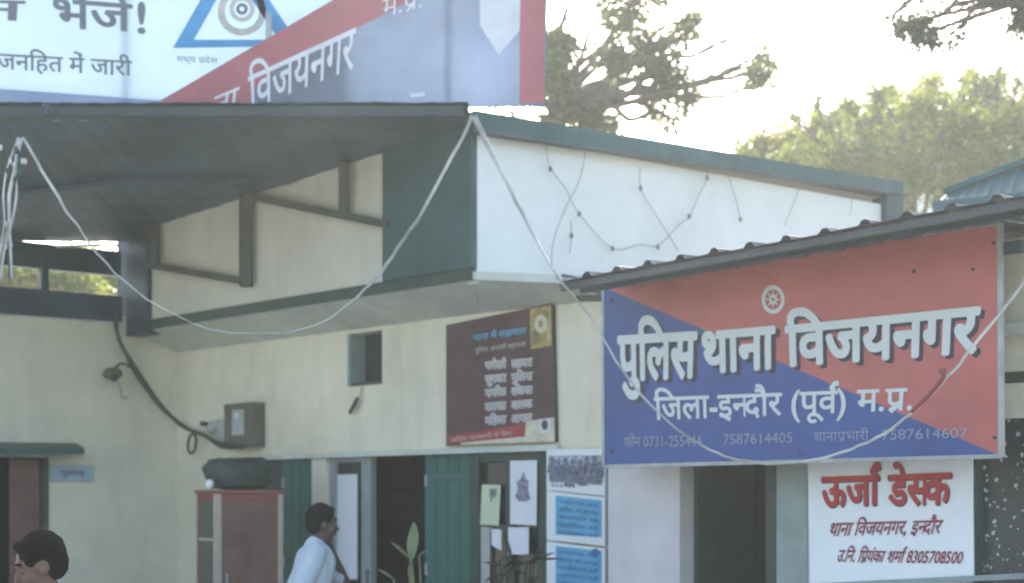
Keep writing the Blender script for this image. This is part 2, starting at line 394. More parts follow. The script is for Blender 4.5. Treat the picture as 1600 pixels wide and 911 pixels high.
# upper wall with the vent opening (542-597 x 520-603)
vu0, vz1 = A.uv(545, 522); vu1, _ = A.uv(597, 522); _, vz0 = A.uv(570, 602)
ubox('wall', A, uA(277), vu0, zl, ztopw, -TH, 0, M['cream'], bl, 0)
ubox('wall', A, vu1, u_end, zl, ztopw, -TH, 0, M['cream'], bl, 0)
ubox('wall', A, vu0, vu1, zl, vz0, -TH, 0, M['cream'], bl, 0)
ubox('wall', A, vu0, vu1, vz1, ztopw, -TH, 0, M['cream'], bl, 0)
ubox('wall', A, uA(277), uA(345), 0, zl, -TH, 0, M['cream_left'], bl, 0)
ubox('wall', A, uA(487), uA(510), 0, zl, -TH, .0, M['cream'], bl, 0)
ubox('wall', A, min(uA(277), uA(277) - .3 * (1 if uA(945) > uA(277) else -1)), max(uA(277), uA(277) - .3 * (1 if uA(945) > uA(277) else -1)), 0, 3.2, -.5, -.03, M['cream'], bl, 0)  # hidden filler box added behind the corner to stop a light leak
vt = ubox('vent', A, vu0 + .0, vu1 - .0, vz0, vz1, -.30, -.16, M['dark'], bl, 0)
ubox('vent_frame', A, vu0 - .005, vu0 + .03, vz0, vz1, -.155, .012, M['frame'], vt)
ubox('vent_frame', A, vu0 + .03, vu1, vz0 - .001, vz0 + .025, -.155, .010, M['strut'], vt)
# room behind the doors
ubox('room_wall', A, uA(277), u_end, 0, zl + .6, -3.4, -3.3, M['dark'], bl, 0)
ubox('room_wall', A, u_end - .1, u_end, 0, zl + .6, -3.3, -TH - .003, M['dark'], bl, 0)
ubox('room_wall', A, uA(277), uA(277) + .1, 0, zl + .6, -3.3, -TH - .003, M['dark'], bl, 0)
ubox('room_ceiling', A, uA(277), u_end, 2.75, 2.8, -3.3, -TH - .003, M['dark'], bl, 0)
# lintel ledge
wbox('lintel_ledge', A, 412, 870, 704, 712, .001, .05, M['soffit'], bl)
# green sheet panels
def panel(px0, px1, m, off=-.06):
    return ubox('door_panel', A, uA(px0), uA(px1), 0, zl - .003, off - .05, off, m, bl)
panel(432, 487, M['teal']); panel(655, 730, M['teal'])
ubox('dark_opening_panel', A, uA(345), uA(431), 0, zl - .003, -.14, -.10, M['framedark'], bl)
for k in range(3):
    ubox('panel_rail', A, uA(656), uA(729), .15 + k * .85, .2 + k * .85, -.058, -.045, M['green'], bl)
# glazed door beside the doorway
dr = ubox('door', A, uA(511), uA(519), 0, zl - .01, -.09, -.03, M['frame'], bl)
ubox('door_stile', A, uA(560), uA(575), 0, zl - .01, -.09, -.03, M['frame'], dr)
ubox('door_rail', A, uA(519), uA(560), zl - .07, zl - .01, -.09, -.035, M['frame'], dr)
ubox('dark_door_fill', A, uA(519), uA(560), .1, zl - .07, -.075, -.065, M['glass'], dr)
ubox('door_rail', A, uA(519), uA(560), 0, .1, -.09, -.035, M['frame'], dr)
ubox('door_handle', A, uA(573), uA(571), .98, 1.12, -.03, .01, M['post'], dr)
for px in (434, 657):
    for z in (.35, 1.1, 1.8): ubox('hinge', A, uA(px), uA(px + 4), z, z + .09, -.058, -.04, M['post'], bl)
ubox('latch', A, uA(722), uA(716), 1.0, 1.04, -.058, -.035, M['post'], bl)
for px in (445, 459, 473, 672, 690, 708): ubox('panel_seam', A, uA(px), uA(px + 1.2), .02, zl - .02, -.0598, -.054, M['green'], bl, 0)
# window with posters
wn = ubox('window', A, uA(731), uA(745), .5, zl - .01, -.09, -.02, M['framedark'], bl)
ubox('window_frame', A, uA(838), uA(853), .5, zl - .01, -.09, -.02, M['framedark'], wn)
ubox('window_frame', A, uA(745), uA(838), zl - .10, zl - .01, -.09, -.022, M['framedark'], wn)
ubox('window_frame', A, uA(785), uA(796), .55, zl - .10, -.09, -.03, M['framedark'], wn)
ubox('window_pane', A, uA(745), uA(785), .55, zl - .10, -.08, -.07, M['glass'], wn)
ubox('window_pane', A, uA(796), uA(838), .55, zl - .10, -.08, -.07, M['glass'], wn)
ubox('window_sill', A, uA(729), uA(855), .44, .5, -.09, .04, M['soffit'], wn)
ubox('wall', A, uA(730), uA(855), 0, .44, -TH, 0, M['cream'], bl, 0)
ubox('wall', A, uA(855), u_end, 0, zl, -TH, 0, M['cream'], bl, 0)

# left wing wall on plane C, door opening px -60..75
uC = lambda px: C.uv(px, 700)[0]
sgn = 1 if uC(0) > uC(205) else -1
c277 = C.uv(277, 700)[0]; c0 = uC(-420)
zC = 3.34
zd = C.uv(40, 714)[1]
def cbox(name, a, b, z0, z1, o0, o1, m, **k): return ubox(name, C, uC(a) if a != 277 else c277, uC(b), z0, z1, o0, o1, m, bl, 0, **k)
cbox('wall', 277, 75, 0, zC, -TH, 0, M['cream_left'])
cbox('wall', 75, -60, zd, zC, -TH, 0, M['cream_left'])
cbox('wall', -60, -420, 0, zC, -TH, 0, M['cream_left'])
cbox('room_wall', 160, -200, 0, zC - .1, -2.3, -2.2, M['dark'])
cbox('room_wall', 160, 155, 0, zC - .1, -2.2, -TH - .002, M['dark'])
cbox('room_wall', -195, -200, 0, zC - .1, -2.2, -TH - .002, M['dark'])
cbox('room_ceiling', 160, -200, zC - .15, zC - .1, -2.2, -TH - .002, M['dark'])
ubox('door_frame', C, uC(75), uC(68), 0, zd, -.12, .02, M['strut'], bl)
ubox('joint_strip', C, uC(276), uC(-200), 2.445, 2.462, .001, .008, M['cream_left'], bl)
ubox('door', C, uC(66), uC(20), .02, zd - .02, -.11, -.07, M['cupdoor'], bl, label='dark brown door leaf')
# awning over the left door
aw = [C.at(-80, 690, .02), C.at(118, 692, .02), C.at(132, 700, .30), C.at(-90, 702, .42)]
slab('door_awning', aw, Vector((0, 0, -.06)), M['green'], bl, .006)
# left wing roof slab, deep behind
q = [C.w(c277 - sgn * .3, zC, 0), C.w(uC(-420), zC, 0), C.w(uC(-420), zC, -6), C.w(c277 - sgn * .3, zC, -6)]
slab('roof', q, Vector((0, 0, .08)), M['soffit'], bl, 0)

# beam and column of the upper frame
ubox('beam', C, uC(188), uC(-420), 3.36, 3.60, -.10, .05, M['beam'], bl)
ubox('rail', C, uC(188), uC(-420), 3.79, 4.02, -.06, .03, M['beam'], bl)
for px in (68, -70, -200): ubox('rail_post', C, uC(px + 6), uC(px - 6), 3.60, 4.02, -.04, .04, M['beam'], bl)
wbox('column', FP, 183, 230, 365, 524, -.12, .05, M['beam'], bl)
# upper front wall on FP
uF = lambda px: FP.uv(px, 500)[0]
z_s0, z_s1 = 3.27, 3.36
ubox('upper_wall', FP, uF(205), uF(742), z_s1, 4.35, -.12, 0, M['upper'], bl, 0)
ubox('fascia_strip', FP, uF(212), uF(742), z_s0, z_s1, -.05, .03, M['framedark'], bl)
ubox('corner_cladding', FP, uF(605), uF(744.5), z_s1, 4.38, .002, .05, M['clad'], bl)
# upper side wall on RP
uR = lambda px: RP.uv(px, 500)[0]
ubox('upper_wall', RP, uR(746), uR(1400), 3.25, 4.34, -.12, 0, M['white'], bl, 0)
pts = []
for (a, b) in ((742, 1412),):
    f = [RP.at(742, 172, .10), RP.at(1412, 284, .10), RP.at(1412, 304, .10), RP.at(742, 205, .10)]
    slab('fascia_board', f, Vector((-RP.n.x, -RP.n.y, 0)) * .10, M['fascia'], bl, .004)
# lower lip of the fascia with a slightly uneven run
tube('fascia_lip', [RP.at(x, 205 + (x - 742) * .148 + random.uniform(-1, 1.2), .115) for x in range(746, 1412, 40)], .012, M['sheetgrey'], bl, 3)
wbox('end_column', RP, 1385, 1412, 296, 420, -.1, .06, M['beam'], bl)
# main flat roof over the upper storey
k = FP.w(uF(744), 4.40, 0); i_ = FP.w(uF(205), 4.40, 0); e_ = RP.w(uR(1405), 4.40, 0)
bk = Vector((FP.u.x, FP.u.y, 0)) * 0
back1 = i_ + Vector((1.5, 6, 0)); back2 = e_ + Vector((1.2, 1.8, 0))
slab('roof', [k, i_, Vector((-2.6, 20, 4.40)), Vector((2, 20, 4.40)), e_], Vector((0, 0, .06)), M['sheetgrey'], bl, 0)
# concrete overhang (chajja) above the ground floor wall
o0, o1 = FP.w(uF(205), z_s0, 0), FP.w(uF(745), z_s0, .02)
o2 = P(952, 445, 10.35); zm = 3.10
i0 = A.w(uA(277), zm, -.03); im = A.w(uA(745), zm, -.03); i1 = A.w(uA(965), zm - .02, -.03)
slab('overhang_slab', [o0, o1, im, i0], Vector((0, 0, .06)), M['soffit'], bl, 0)
slab('overhang_slab', [o1 + Vector((.002, 0, 0)), o2, i1, im + Vector((.002, 0, 0))], Vector((0, 0, .06)), M['soffit'], bl, 0)
# ---------------------------------------------------------------- canopy over the courtyard corner
cn = empty('courtyard_canopy', (-2.5, 11, 0), label='dark corrugated sheet canopy roof over the courtyard corner under the big hoardings', cat='canopy')
YE = 10.55
def zroof(x, y): return 4.42 - .057 * (y - 10.6) - .17 * max(0, -x - 3.2) * min(1, max(0, (y - 10.55) / 2.6))
def yback(x):
    p = FP.p; tF = (x - p.x) / FP.u.x; yF = p.y + tF * FP.u.y
    c = C.p; tC = (x - c.x) / C.u.x; yC = c.y + tC * C.u.y
    return min(yF, yC) + .02
xs = -7.2; step = .04; sheet = .96; shn = 0
while xs < -.40:
    shn += 1
    xe = min(xs + sheet, -.30); vs, fs = [], []; nx = max(2, int(round((xe - xs) / step)))
    for i in range(nx + 1):
        x = xs + (xe - xs) * i / nx; ph = (x * 5.2) % 1.0
        h = .004 if ph < .22 else (.004 * (1 - (ph - .22) / .12) if ph < .34 else (0 if ph < .88 else .004 * (ph - .88) / .12))
        y1 = yback(x)
        for j in range(5):
            y = YE + (y1 - YE) * j / 4; sag = (.004 if shn % 2 else 0) + .010 * noise.noise(Vector((x * 1.1, y * 1.1, 2)))
            vs.append((x, y, zroof(x, y) + h + sag))
    for i in range(nx):
        for j in range(4):
            a = i * 5 + j; fs.append((a, a + 5, a + 6, a + 1))
    n0 = len(vs); vs += [(v[0], v[1], v[2] - .004) for v in vs]; fs += [tuple(n0 + t for t in reversed(f)) for f in fs[:]]
    for i in range(nx): fs.append((i * 5, n0 + i * 5, n0 + i * 5 + 5, i * 5 + 5))
    mesh('roof_sheet', vs, fs, M['sheet'], cn); xs = xe - .05
for y in (12.5,):
    p0 = [x / 10 for x in range(-70, -2) if yback(x / 10) > y + .05]
    if p0:
        a, b = p0[0], p0[-1]; ms = [Vector((x, y, zroof(x, y) - .045)) for x in (a, min(-3.2, b), b)]
        bar('purlin', ms[0] + Vector((0, 0, .02)), ms[1] + Vector((0, 0, .02)), .04, .045, M['sheet'], cn)
        if ms[2].x > ms[1].x + .1: bar('purlin', ms[1] + Vector((0, 0, .02)), ms[2] + Vector((0, 0, .02)), .04, .045, M['sheet'], cn)
bar('eave_beam', (-3.2, YE + .06, zroof(-3.2, YE) - .045), (-.34, YE + .06, zroof(-.3, YE) - .045), .05, .07, M['eave'], cn)
bar('eave_beam', (-7.2, YE + .06, zroof(-7.2, YE) - .045), (-3.2, YE + .06, zroof(-3.2, YE) - .045), .05, .07, M['eave'], cn)
bar('post', (-6.4, YE + .1, 0), (-6.4, YE + .1, zroof(-6.4, YE) - .08), .09, .09, M['beam'], cn)
# hanging trusses
def truss(pn, pf, zt_n, name='truss_bar'):
    bar(name, pn, pf, .05, .06, M['strut'], cn)
a1, b1 = FP.at(386, 306, .09), FP.at(607, 351, .06)
truss(a1, b1, 0)
kk = (537 - CX) / F; tt = (kk * a1.y - a1.x) / ((b1.x - a1.x) - kk * (b1.y - a1.y)); m1 = a1.lerp(b1, tt)
bar('truss_post', m1, (m1.x, m1.y, zroof(m1.x, m1.y) - .01), .075, .075, M['strut'], cn)
a2, b2 = FP.at(232, 414, .07), FP.at(384, 440, .07)
truss(a2, b2, 0)
bar('truss_post', (b2.x, b2.y, b2.z - .04), (b2.x, b2.y, zroof(b2.x, b2.y) - .01), .10, .10, M['strut'], cn)
m2 = a2.lerp(b2, .06); bar('truss_post', m2, (m2.x, m2.y, zroof(m2.x, m2.y) - .01), .085, .085, M['strut'], cn)
tube('sky_gap_strip', [P(88, 385, 13.2), P(150, 383, 13.3), P(186, 384, 13.4)], .012, M['rope'], cn, 3)  # pale strip standing in for the bright sky gap under the roof

# ---------------------------------------------------------------- annexe on the right under the sign
an = empty('annexe', (1.8, 8.6, 0), label='pale annexe with dark doorway and speckled glass, directly behind the police sign', cat='building')
BO = -.38   # annexe wall lies behind the sign plane
uS = lambda px, off=BO: S.uv(px, 700, off)[0]
def abox(name, a, b, z0, z1, o0, o1, m, par=an, bev=.004, **k):
    return ubox(name, S, uS(a), uS(b), z0, z1, BO + o0, BO + o1, m, par, bev, **k)
abox('pillar', 950, 1062, 0, 2.96, -.35, 0, M['pillar'])
abox('wall', 1062.5, 1700, 2.12, 2.96, -.18, -.004, M['cream'], bev=0)
abox('wall', 1262, 1521, 0, 2.12, -.18, -.004, M['pillar'], bev=0)
abox('door_frame', 1213, 1261.5, 0, 2.12, -.12, .0, M['frame'])
abox('door_frame', 1063, 1213, 2.05, 2.119, -.12, -.006, M['frame'])
dd = abox('door', 1180, 1212, 0.02, 2.05, -.5, -.10, M['framedark'])
abox('dark_door_fill', 1063, 1180, 0, 2.1, -1.45, -1.40, M['dark'])  # dark sheet set back in the doorway for the unlit interior
abox('door_leaf', 1063, 1069, 0.02, 2.05, -.7, -.13, M['framedark'])
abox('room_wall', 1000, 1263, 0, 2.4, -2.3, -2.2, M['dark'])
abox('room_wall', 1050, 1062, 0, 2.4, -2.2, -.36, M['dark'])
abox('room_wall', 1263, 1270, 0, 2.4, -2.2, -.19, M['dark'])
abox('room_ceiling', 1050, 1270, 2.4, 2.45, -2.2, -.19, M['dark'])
gl = abox('shopfront_glass', 1522, 1700, .2, 2.3, -.1, -.06, M['speck'])
abox('glass_frame', 1521, 1527, .2, 2.55, -.12, .01, M['framedark'])
abox('glass_rail', 1527, 1700, 2.3, 2.36, -.12, .0, M['framedark'])
abox('wall', 1521, 1700, 0, .2, -.15, 0, M['pillar'], bev=0)
# cream band with ledges on the far right
abox('ledge', 1560, 1700, 2.54, 2.60, -.1, .12, M['soffit'])
abox('ledge', 1560, 1700, 2.98, 3.03, -.1, .12, M['soffit'])
abox('wall', 1563, 1700, 2.6, 2.98, -.1, .05, M['cream'], bev=0)
# beam carrying the sign
bar('sign_beam', S.at(935, 462, -.06), S.at(1600, 385, -.06), .05, .06, M['beam'], an)
bar('bracket', P(884, 437, 9.9), P(948, 452, 9.6), .08, .07, M['green'], an)
bar('bracket', P(905, 466, 9.95), P(948, 466, 9.65), .05, .04, M['strut'], an)

# ---------------------------------------------------------------- lean-to roof over the sign
lr = empty('lean_to_roof', (1.5, 8, 3), label='grey corrugated lean-to roof sloping above the red and blue police sign', cat='roof')
E0, E1 = P(868, 436, 9.02), P(1680, 283, 6.68)
du = (E1 - E0); ln = du.length; du.normalize(); nb = Vector((-S.n.x, -S.n.y, 0))
nsh = 5; period = .235
for s in range(nsh):
    t0, t1 = ln * s / nsh, ln * (s + 1) / nsh - .003; nx = 48; vs, fs = [], []
    for i in range(nx + 1):
        t = t0 + (t1 - t0) * i / nx; ph = (t / period) % 1
        h = .026 if ph < .14 else (.026 * (1 - (ph - .14) / .08) if ph < .22 else (0 if ph < .92 else .026 * (ph - .92) / .08))
        for j in range(2):
            p = E0 + du * t + nb * (j * 1.5) + Vector((0, 0, -.02 + h + .06 * j + .004 * math.sin(s * 2.1) + .006 * noise.noise(Vector((t * 1.5, j, 0)))))
            vs.append(p)
    for i in range(nx): a = i * 2; fs.append((a, a + 2, a + 3, a + 1))
    n0 = len(vs); vs += [v - Vector((0, 0, .004)) for v in vs]; fs += [tuple(n0 + t for t in reversed(f)) for f in fs[:]]
    for i in range(nx): fs.append((i * 2, n0 + i * 2, n0 + i * 2 + 2, i * 2 + 2))
    mesh('roof_sheet', vs, fs, M['sheetgrey'], lr)
bar('edge_trim', E0 + nb * .05 + Vector((0, 0, -.048)), E1 + nb * .05 + Vector((0, 0, -.048)), .03, .04, M['sheetgrey'], lr)
bar('purlin', E0 + nb * .22 + Vector((0, 0, -.04)), E1 + nb * .22 + Vector((0, 0, -.04)), .04, .05, M['beam'], lr)
bar('purlin', E0 + nb * 1.2 + Vector((0, 0, -.02)), E1 + nb * 1.2 + Vector((0, 0, -.02)), .04, .05, M['beam'], lr)

# turquoise roof on the far right
tr = empty('side_roof', (5, 13, 3.6), label='turquoise corrugated roof rising at the right edge beyond the lean-to', cat='roof')
T0, T1 = P(1462, 322, 13.0), P(1700, 300, 12.0); T2, T3 = P(1700, 222, 12.5), P(1478, 306, 13.25)
vs, fs = [], []; nx = 60
for i in range(nx + 1):
    t = i / nx; ph = (t * 12) % 1; h = .012 if ph < .25 else 0
    vs += [T0.lerp(T1, t) + Vector((0, 0, h)), T3.lerp(T2, t) + Vector((0, 0, h))]
for i in range(nx): fs.append((2 * i, 2 * i + 2, 2 * i + 3, 2 * i + 1))
mesh('roof_sheet', vs, fs, M['turq'], tr)
bar('ridge_cap', T3 + Vector((0, 0, .03)), T2 + Vector((0, 0, .03)), .12, .05, M['turq'], tr)
bar('gutter', T0, T1, .1, .08, M['turq'], tr)
for t in (.1, .8):
    p = T0.lerp(T1, t); bar('post', (p.x, p.y, 0), p, .08, .08, M['beam'], tr)
# pale house added far behind for the sky-bright patch between the roofs
hb = empty('bright_gap_house', (11, 40, 0), label='pale house wall added as the bright patch in the gap between the green fascia and turquoise roof', cat='house')
a = P(1380, 293, 40); b = P(1520, 293, 40)
slab('wall', [Vector((a.x, 40, 0)), Vector((b.x + 3, 40, 0)), Vector((b.x + 3, 40, a.z)), Vector((a.x, 40, a.z))], Vector((0, 6, 0)), M['white'], hb)
slab('roof', [Vector((a.x - .3, 39.7, a.z)), Vector((b.x + 3.3, 39.7, a.z)), Vector((b.x + 3.3, 46.3, a.z)), Vector((a.x - .3, 46.3, a.z))], Vector((0, 0, .15)), M['soffit'], hb)

# ---------------------------------------------------------------- police sign
sg = empty('police_sign', tuple(S.at(1250, 720)), label='large police station sign in red and blue with white Hindi lettering', cat='sign')
TLc, TRc, BRc, BLc = (944, 434), (1563, 349), (1565, 713), (945, 729)
wpoly('board', S, [TLc, TRc, BRc, BLc], -.004, .035, M['post'], sg)
flatpoly('blue_field', S, [(944, 449), BRc, BLc], 0, M['blue'], sg)
flatpoly('red_field', S, [TLc, TRc, BRc, (944, 449)], .0, M['red'], sg)
for a, b in (((TLc), (TRc)), (TRc, BRc), (BRc, BLc), (BLc, TLc)):
    bar('sign_frame', S.at(*a, -.01), S.at(*b, -.01), .03, .022, M['post'], sg, .002)
def head(dx, dy, off, m, nm):
    for txt, q in (('पुिलस', ((966, 528), (1088, 521), (1086, 590), (968, 596))),
                   ('थाना', ((1098, 522), (1210, 512), (1210, 576), (1100, 584))),
                   ('िवजयनगर', ((1228, 512), (1530, 482), (1526, 551), (1230, 573)))):
        lettering(nm, txt, S, [(x + dx, y + dy) for x, y in q], off, m, sg, .035)
head(6, 5, .003, M['shadowletter'], 'letter_shadow')
head(0, 0, .007, M['letter'], 'headline_letters')
lettering('second_line', 'िजला-इ{n}दौर (पूव{R}) म.प{r}.', S, [(1022, 622), (1426, 607), (1424, 641), (1024, 657)], .004, M['letter'], sg, .018)
lettering('phone_line', 'फोन 0731-255444', S, [(975, 684), (1096, 682), (1096, 697), (975, 699)], .004, M['faint'], sg, .0)
lettering('phone_line', '7587614405', S, [(1130, 680), (1238, 677), (1238, 692), (1130, 695)], .004, M['faint'], sg, .0)
lettering('phone_line', 'थानाप{r}भारी', S, [(1272, 676), (1358, 674), (1358, 688), (1272, 691)], .004, M['faint'], sg, .0)
lettering('phone_line', '7587614607', S, [(1378, 673), (1512, 670), (1512, 684), (1378, 688)], .004, M['faint'], sg, .0)
disc('emblem_ring', S, 1208, 468, 18, .004, M['letter'], sg, 12.5, sy=1.25)
disc('emblem_centre', S, 1208, 468, 6, .004, M['letter'], sg, 2.4, sy=1.25)
flatmany('emblem_star', S, [[(1208 + math.cos(a) * 12, 468 + math.sin(a) * 15), (1208 + math.cos(a + .25) * 6, 468 + math.sin(a + .25) * 7.5), (1208 + math.cos(a - .25) * 6, 468 + math.sin(a - .25) * 7.5)] for a in [math.pi / 4 * i for i in range(8)]], .0045, M['letter'], sg)

for x, y in ((956, 706), (1554, 684), (1520, 421), (1428, 424), (956, 470), (1552, 380), (1250, 708)):
    disc('nail_head', S, x, y, 3.2, .003, M['shadowletter'], sg, 0, 10)
# ---------------------------------------------------------------- women's help desk banner
ub = empty('desk_banner', tuple(S.at(1390, 900, -.3)), label='white banner with big red Hindi lettering hung below the police sign', cat='banner')
UO = BO + .03
UPL = S
wpoly('banner_sheet', S, [(1262, 716), (1519, 706), (1521, 908), (1266, 925)], UO, .012, M['flex'], ub)
bar('banner_pole', S.at(1266, 916, UO + .01), S.at(1600, 900, UO + .01), .03, .03, M['frame'], ub)
def desk(dx, dy, off, m, nm):
    lettering(nm, 'ऊजा{R}', S, [(1284 + dx, 747 + dy), (1375 + dx, 744 + dy), (1375 + dx, 789 + dy), (1284 + dx, 793 + dy)], off, m, ub, .03)
    lettering(nm, 'डे{s}क', S, [(1388 + dx, 744 + dy), (1486 + dx, 740 + dy), (1484 + dx, 788 + dy), (1388 + dx, 790 + dy)], off, m, ub, .03)
desk(1.5, 1.8, UO + .003, M['shadowletter'], 'letter_shadow'); desk(0, 0, UO + .006, M['redletter'], 'desk_letters')
lettering('small_line', 'थाना िवजयनगर, इ{n}दौर', S, [(1300, 818), (1474, 813), (1468, 834), (1294, 838)], UO + .004, M['maroonletter'], ub, .02)
lettering('small_line', 'उ.िन. िप{r}यंका शमा{R} 8305708500', S, [(1312, 860), (1506, 864), (1502, 881), (1306, 878)], UO + .004, M['maroonletter'], ub, .02)

# ---------------------------------------------------------------- hoardings above the canopy
YB = 10.75
HP = Plane(0, 10.95, 850, 10.95)
h1 = empty('white_hoarding', (-2.8, 11, 4.4), label='white hoarding with grey Hindi lettering and blue triangle emblem above the canopy, upper left', cat='hoarding')
wpoly('hoarding_sheet', HP, [(-260, -260), (545, -260), (545, 176), (500, 176), (250, 158), (0, 140), (-260, 120)], 0, .02, M['hoard'], h1)
wpoly('bottom_band', HP, [(-260, 119), (0, 139), (250, 157), (500, 175), (500, 186), (-260, 190)], .004, .02, M['hlav'], h1)
lettering('hoarding_letters', 'न', HP, [(-32, 0), (38, 2), (36, 33), (-32, 30)], .005, M['hletter'], h1, .02)
lettering('hoarding_letters', 'भेजे', HP, [(84, -2), (206, 8), (206, 50), (84, 44)], .005, M['hletter'], h1, .02)
lettering('hoarding_letters', '!', HP, [(216, 2), (226, 2), (226, 52), (216, 51)], .005, M['hletter'], h1, .02, fit=(0, .72))
lettering('hoarding_small_line', 'जनिहत में जारी', HP, [(-4, 84), (206, 96), (206, 119), (-4, 108)], .005, M['hletter'], h1, .012)
lettering('emblem_caption', 'मध्य प{r}देश', HP, [(276, 88), (340, 91), (340, 99), (276, 97)], .005, M['hletter'], h1, .0)
# triangle emblem
tri = [(270, 75), (362, -85), (470, 72)]; tin = [(303, 62), (363, -45), (436, 62)]
flatmany('triangle_emblem', HP, [[tri[0], tri[1], tin[1], tin[0]], [tri[1], tri[2], tin[2], tin[1]], [tri[2], tri[0], tin[0], tin[2]]], .005, M['hcyan'], h1)
disc('emblem_ring', HP, 378, 18, 38, .005, M['postertext'], h1, 27, sy=1.0)
disc('emblem_ring', HP, 378, 14, 20, .006, M['postertext'], h1, 13, sy=1.0)
disc('emblem_centre', HP, 378, 14, 9, .006, M['hletter'], h1, 4)
for x in (-200, 200, 530): bar('hoarding_post', HP.at(x, 172, -.08), HP.at(x, -255, -.08), .05, .05, M['post'], h1)
h2 = empty('red_blue_hoarding', (-.8, 10.7, 4.4), label='red and blue hoarding with slanted white Hindi lettering beside the white one', cat='hoarding')
G = Plane(0, 10.78, 850, 10.78)
dg = lambda x: 160 - (x - 245) * (160 / 275.0)
wpoly('hoarding_sheet', G, [(247, 172), (247, 159), (860, dg(860)), (851, 160), (851, 165), (500, 170)], 0, .02, M['hblue'], h2)
# red band along the diagonal and right border
flatpoly('red_band', G, [(247, 170), (247, 160), (850, dg(850)), (850, dg(850) + 130), (640, 2), (560, 42), (450, 95), (400, 135), (385, 170)], .004, M['hred'], h2)
flatpoly('red_border', G, [(812, dg(850) + 90), (850.5, dg(850) + 90), (850.5, 160), (812, 162)], .006, M['hred'], h2)
flatpoly('pale_photo', G, [(748, -60), (815, -90), (812, 48), (779, 86), (750, 40)], .008, M['hwhite'], h2)
lettering('slanted_letters', 'ना', G, [(336, 152), (374, 136), (370, 172), (332, 182)], .009, M['hwhite'], h2, .012)
lettering('slanted_letters', 'िवजयनगर', G, [(388, 121), (556, 44), (552, 108), (390, 172)], .009, M['hwhite'], h2, .012)
lettering('faint_letters', 'म.प{r}.', G, [(598, 0), (660, -16), (658, 12), (598, 28)], .009, M['hwhite'], h2, .0)
flatpoly('pale_mark', G, [(640, 146), (664, 144), (664, 150), (642, 153)], .009, M['hwhite'], h2)
for x in (420, 700, 846): bar('hoarding_post', G.at(x, 166, -.06), G.at(x, -180 if x > 500 else 20, -.06), .04, .04, M['post'], h2)

# ---------------------------------------------------------------- dark poster on the wall
pb = empty('wall_poster', tuple(A.at(780, 690)), label='dark maroon information board with two columns of print high on the cream wall', cat='board')
wpoly('board', A, [(697, 508), (863, 474), (868, 691), (697, 697)], .035, .03, M['maroon'], pb)
flatpoly('portrait_print', A, [(828, 483), (861, 477), (862, 540), (829, 546)], .037, M['gold'], pb)
disc('portrait_face', A, 845, 506, 10, .039, M['postercream'], pb, 4, 16, 1.5)
flatpoly('red_band', A, [(699, 682), (866, 654), (867, 684), (699, 692)], .037, M['postered'], pb)
flatpoly('cream_band', A, [(720, 692), (820, 682), (822, 658), (866, 652), (867, 690), (720, 695)], .0385, M['postercream'], pb)
flatpoly('emblem_patch', A, [(842, 655), (860, 653), (861, 677), (843, 678)], .040, M['letter'], pb)
disc('emblem', A, 851, 664, 5, .041, M['maroon'], pb, 0, 14, 1.6)
words = ['भागीदारी', 'सहायता', 'सुरका', 'पुिलस', 'नागिरक', 'शिकायत', 'यातायात', 'बालक', 'मिहला', 'आपात']
for r in range(5):
    for c in range(2):
        x0 = 758 + c * 41; y0 = 566 + r * 22 - c * 3 - r * .4; lettering('print_line', words[r * 2 + c], A, [(x0, y0), (x0 + 33, y0 - 3), (x0 + 33, y0 + 9), (x0, y0 + 12)], .037, M['postertext'], pb, .06, kind='stuff')
lettering('title_print', 'थाना में सहायता', A, [(740, 524), (822, 512), (822, 521), (740, 533)], .037, M['bluep'], pb, .02, kind='stuff')
lettering('title_print', 'पुिलस आपकी सहायता', A, [(742, 545), (822, 534), (822, 541), (742, 552)], .037, M['postertext'], pb, .0, kind='stuff')
lettering('foot_print', 'अिधक जानकारी के िलए', A, [(705, 685), (800, 674), (800, 680), (705, 691)], .039, M['postertext'], pb, .0)

# ---------------------------------------------------------------- blue boards right of the window
gb = empty('group_photo_board', tuple(A.at(900, 765)), label='pale board with a printed dark crowd photo under the cream wall, above two blue boards', cat='board')
wpoly('board', A, [(854, 702), (945, 701), (945, 775), (854, 765)], .05, .02, M['flex'], gb)
pol = []
rr = random.Random(3)
for row, (yy, n) in enumerate(((722, 8), (736, 7))):
    for i in range(n):
        x = 862 + i * 11 + row * 4; y = yy + rr.uniform(-5, 4)
        pol.append([(x + math.cos(a) * 4, y + math.sin(a) * 5.5) for a in [k * math.pi / 4 for k in range(8)]])
        pol.append([(x - 7, y + 20), (x - 6, y + 7), (x, y + 4), (x + 6, y + 7), (x + 7, y + 20)])
flatpoly('photo_print', A, [(857, 712), (943, 711), (943, 754), (857, 751)], .051, mat('photo_print_ink', (.42, .48, .52), .6, .5, 26, 0, c2=(.08, .09, .13)), gb)
vs, fs = [], []
for i, q in enumerate(pol):
    o = len(vs); vs += [A.at(min(x, 943), y, .052 + .0004 * i) for x, y in q]; fs.append(tuple(range(o, o + len(q))))
mesh('crowd_print', vs, fs, mat('crowd_print_ink', (.22, .24, .28), .6, .3, 34, 0, c2=(.03, .03, .06)), gb)
lettering('caption_print', 'थाना', A, [(860, 756), (900, 758), (900, 763), (860, 761)], .053, M['bluetext'], gb)
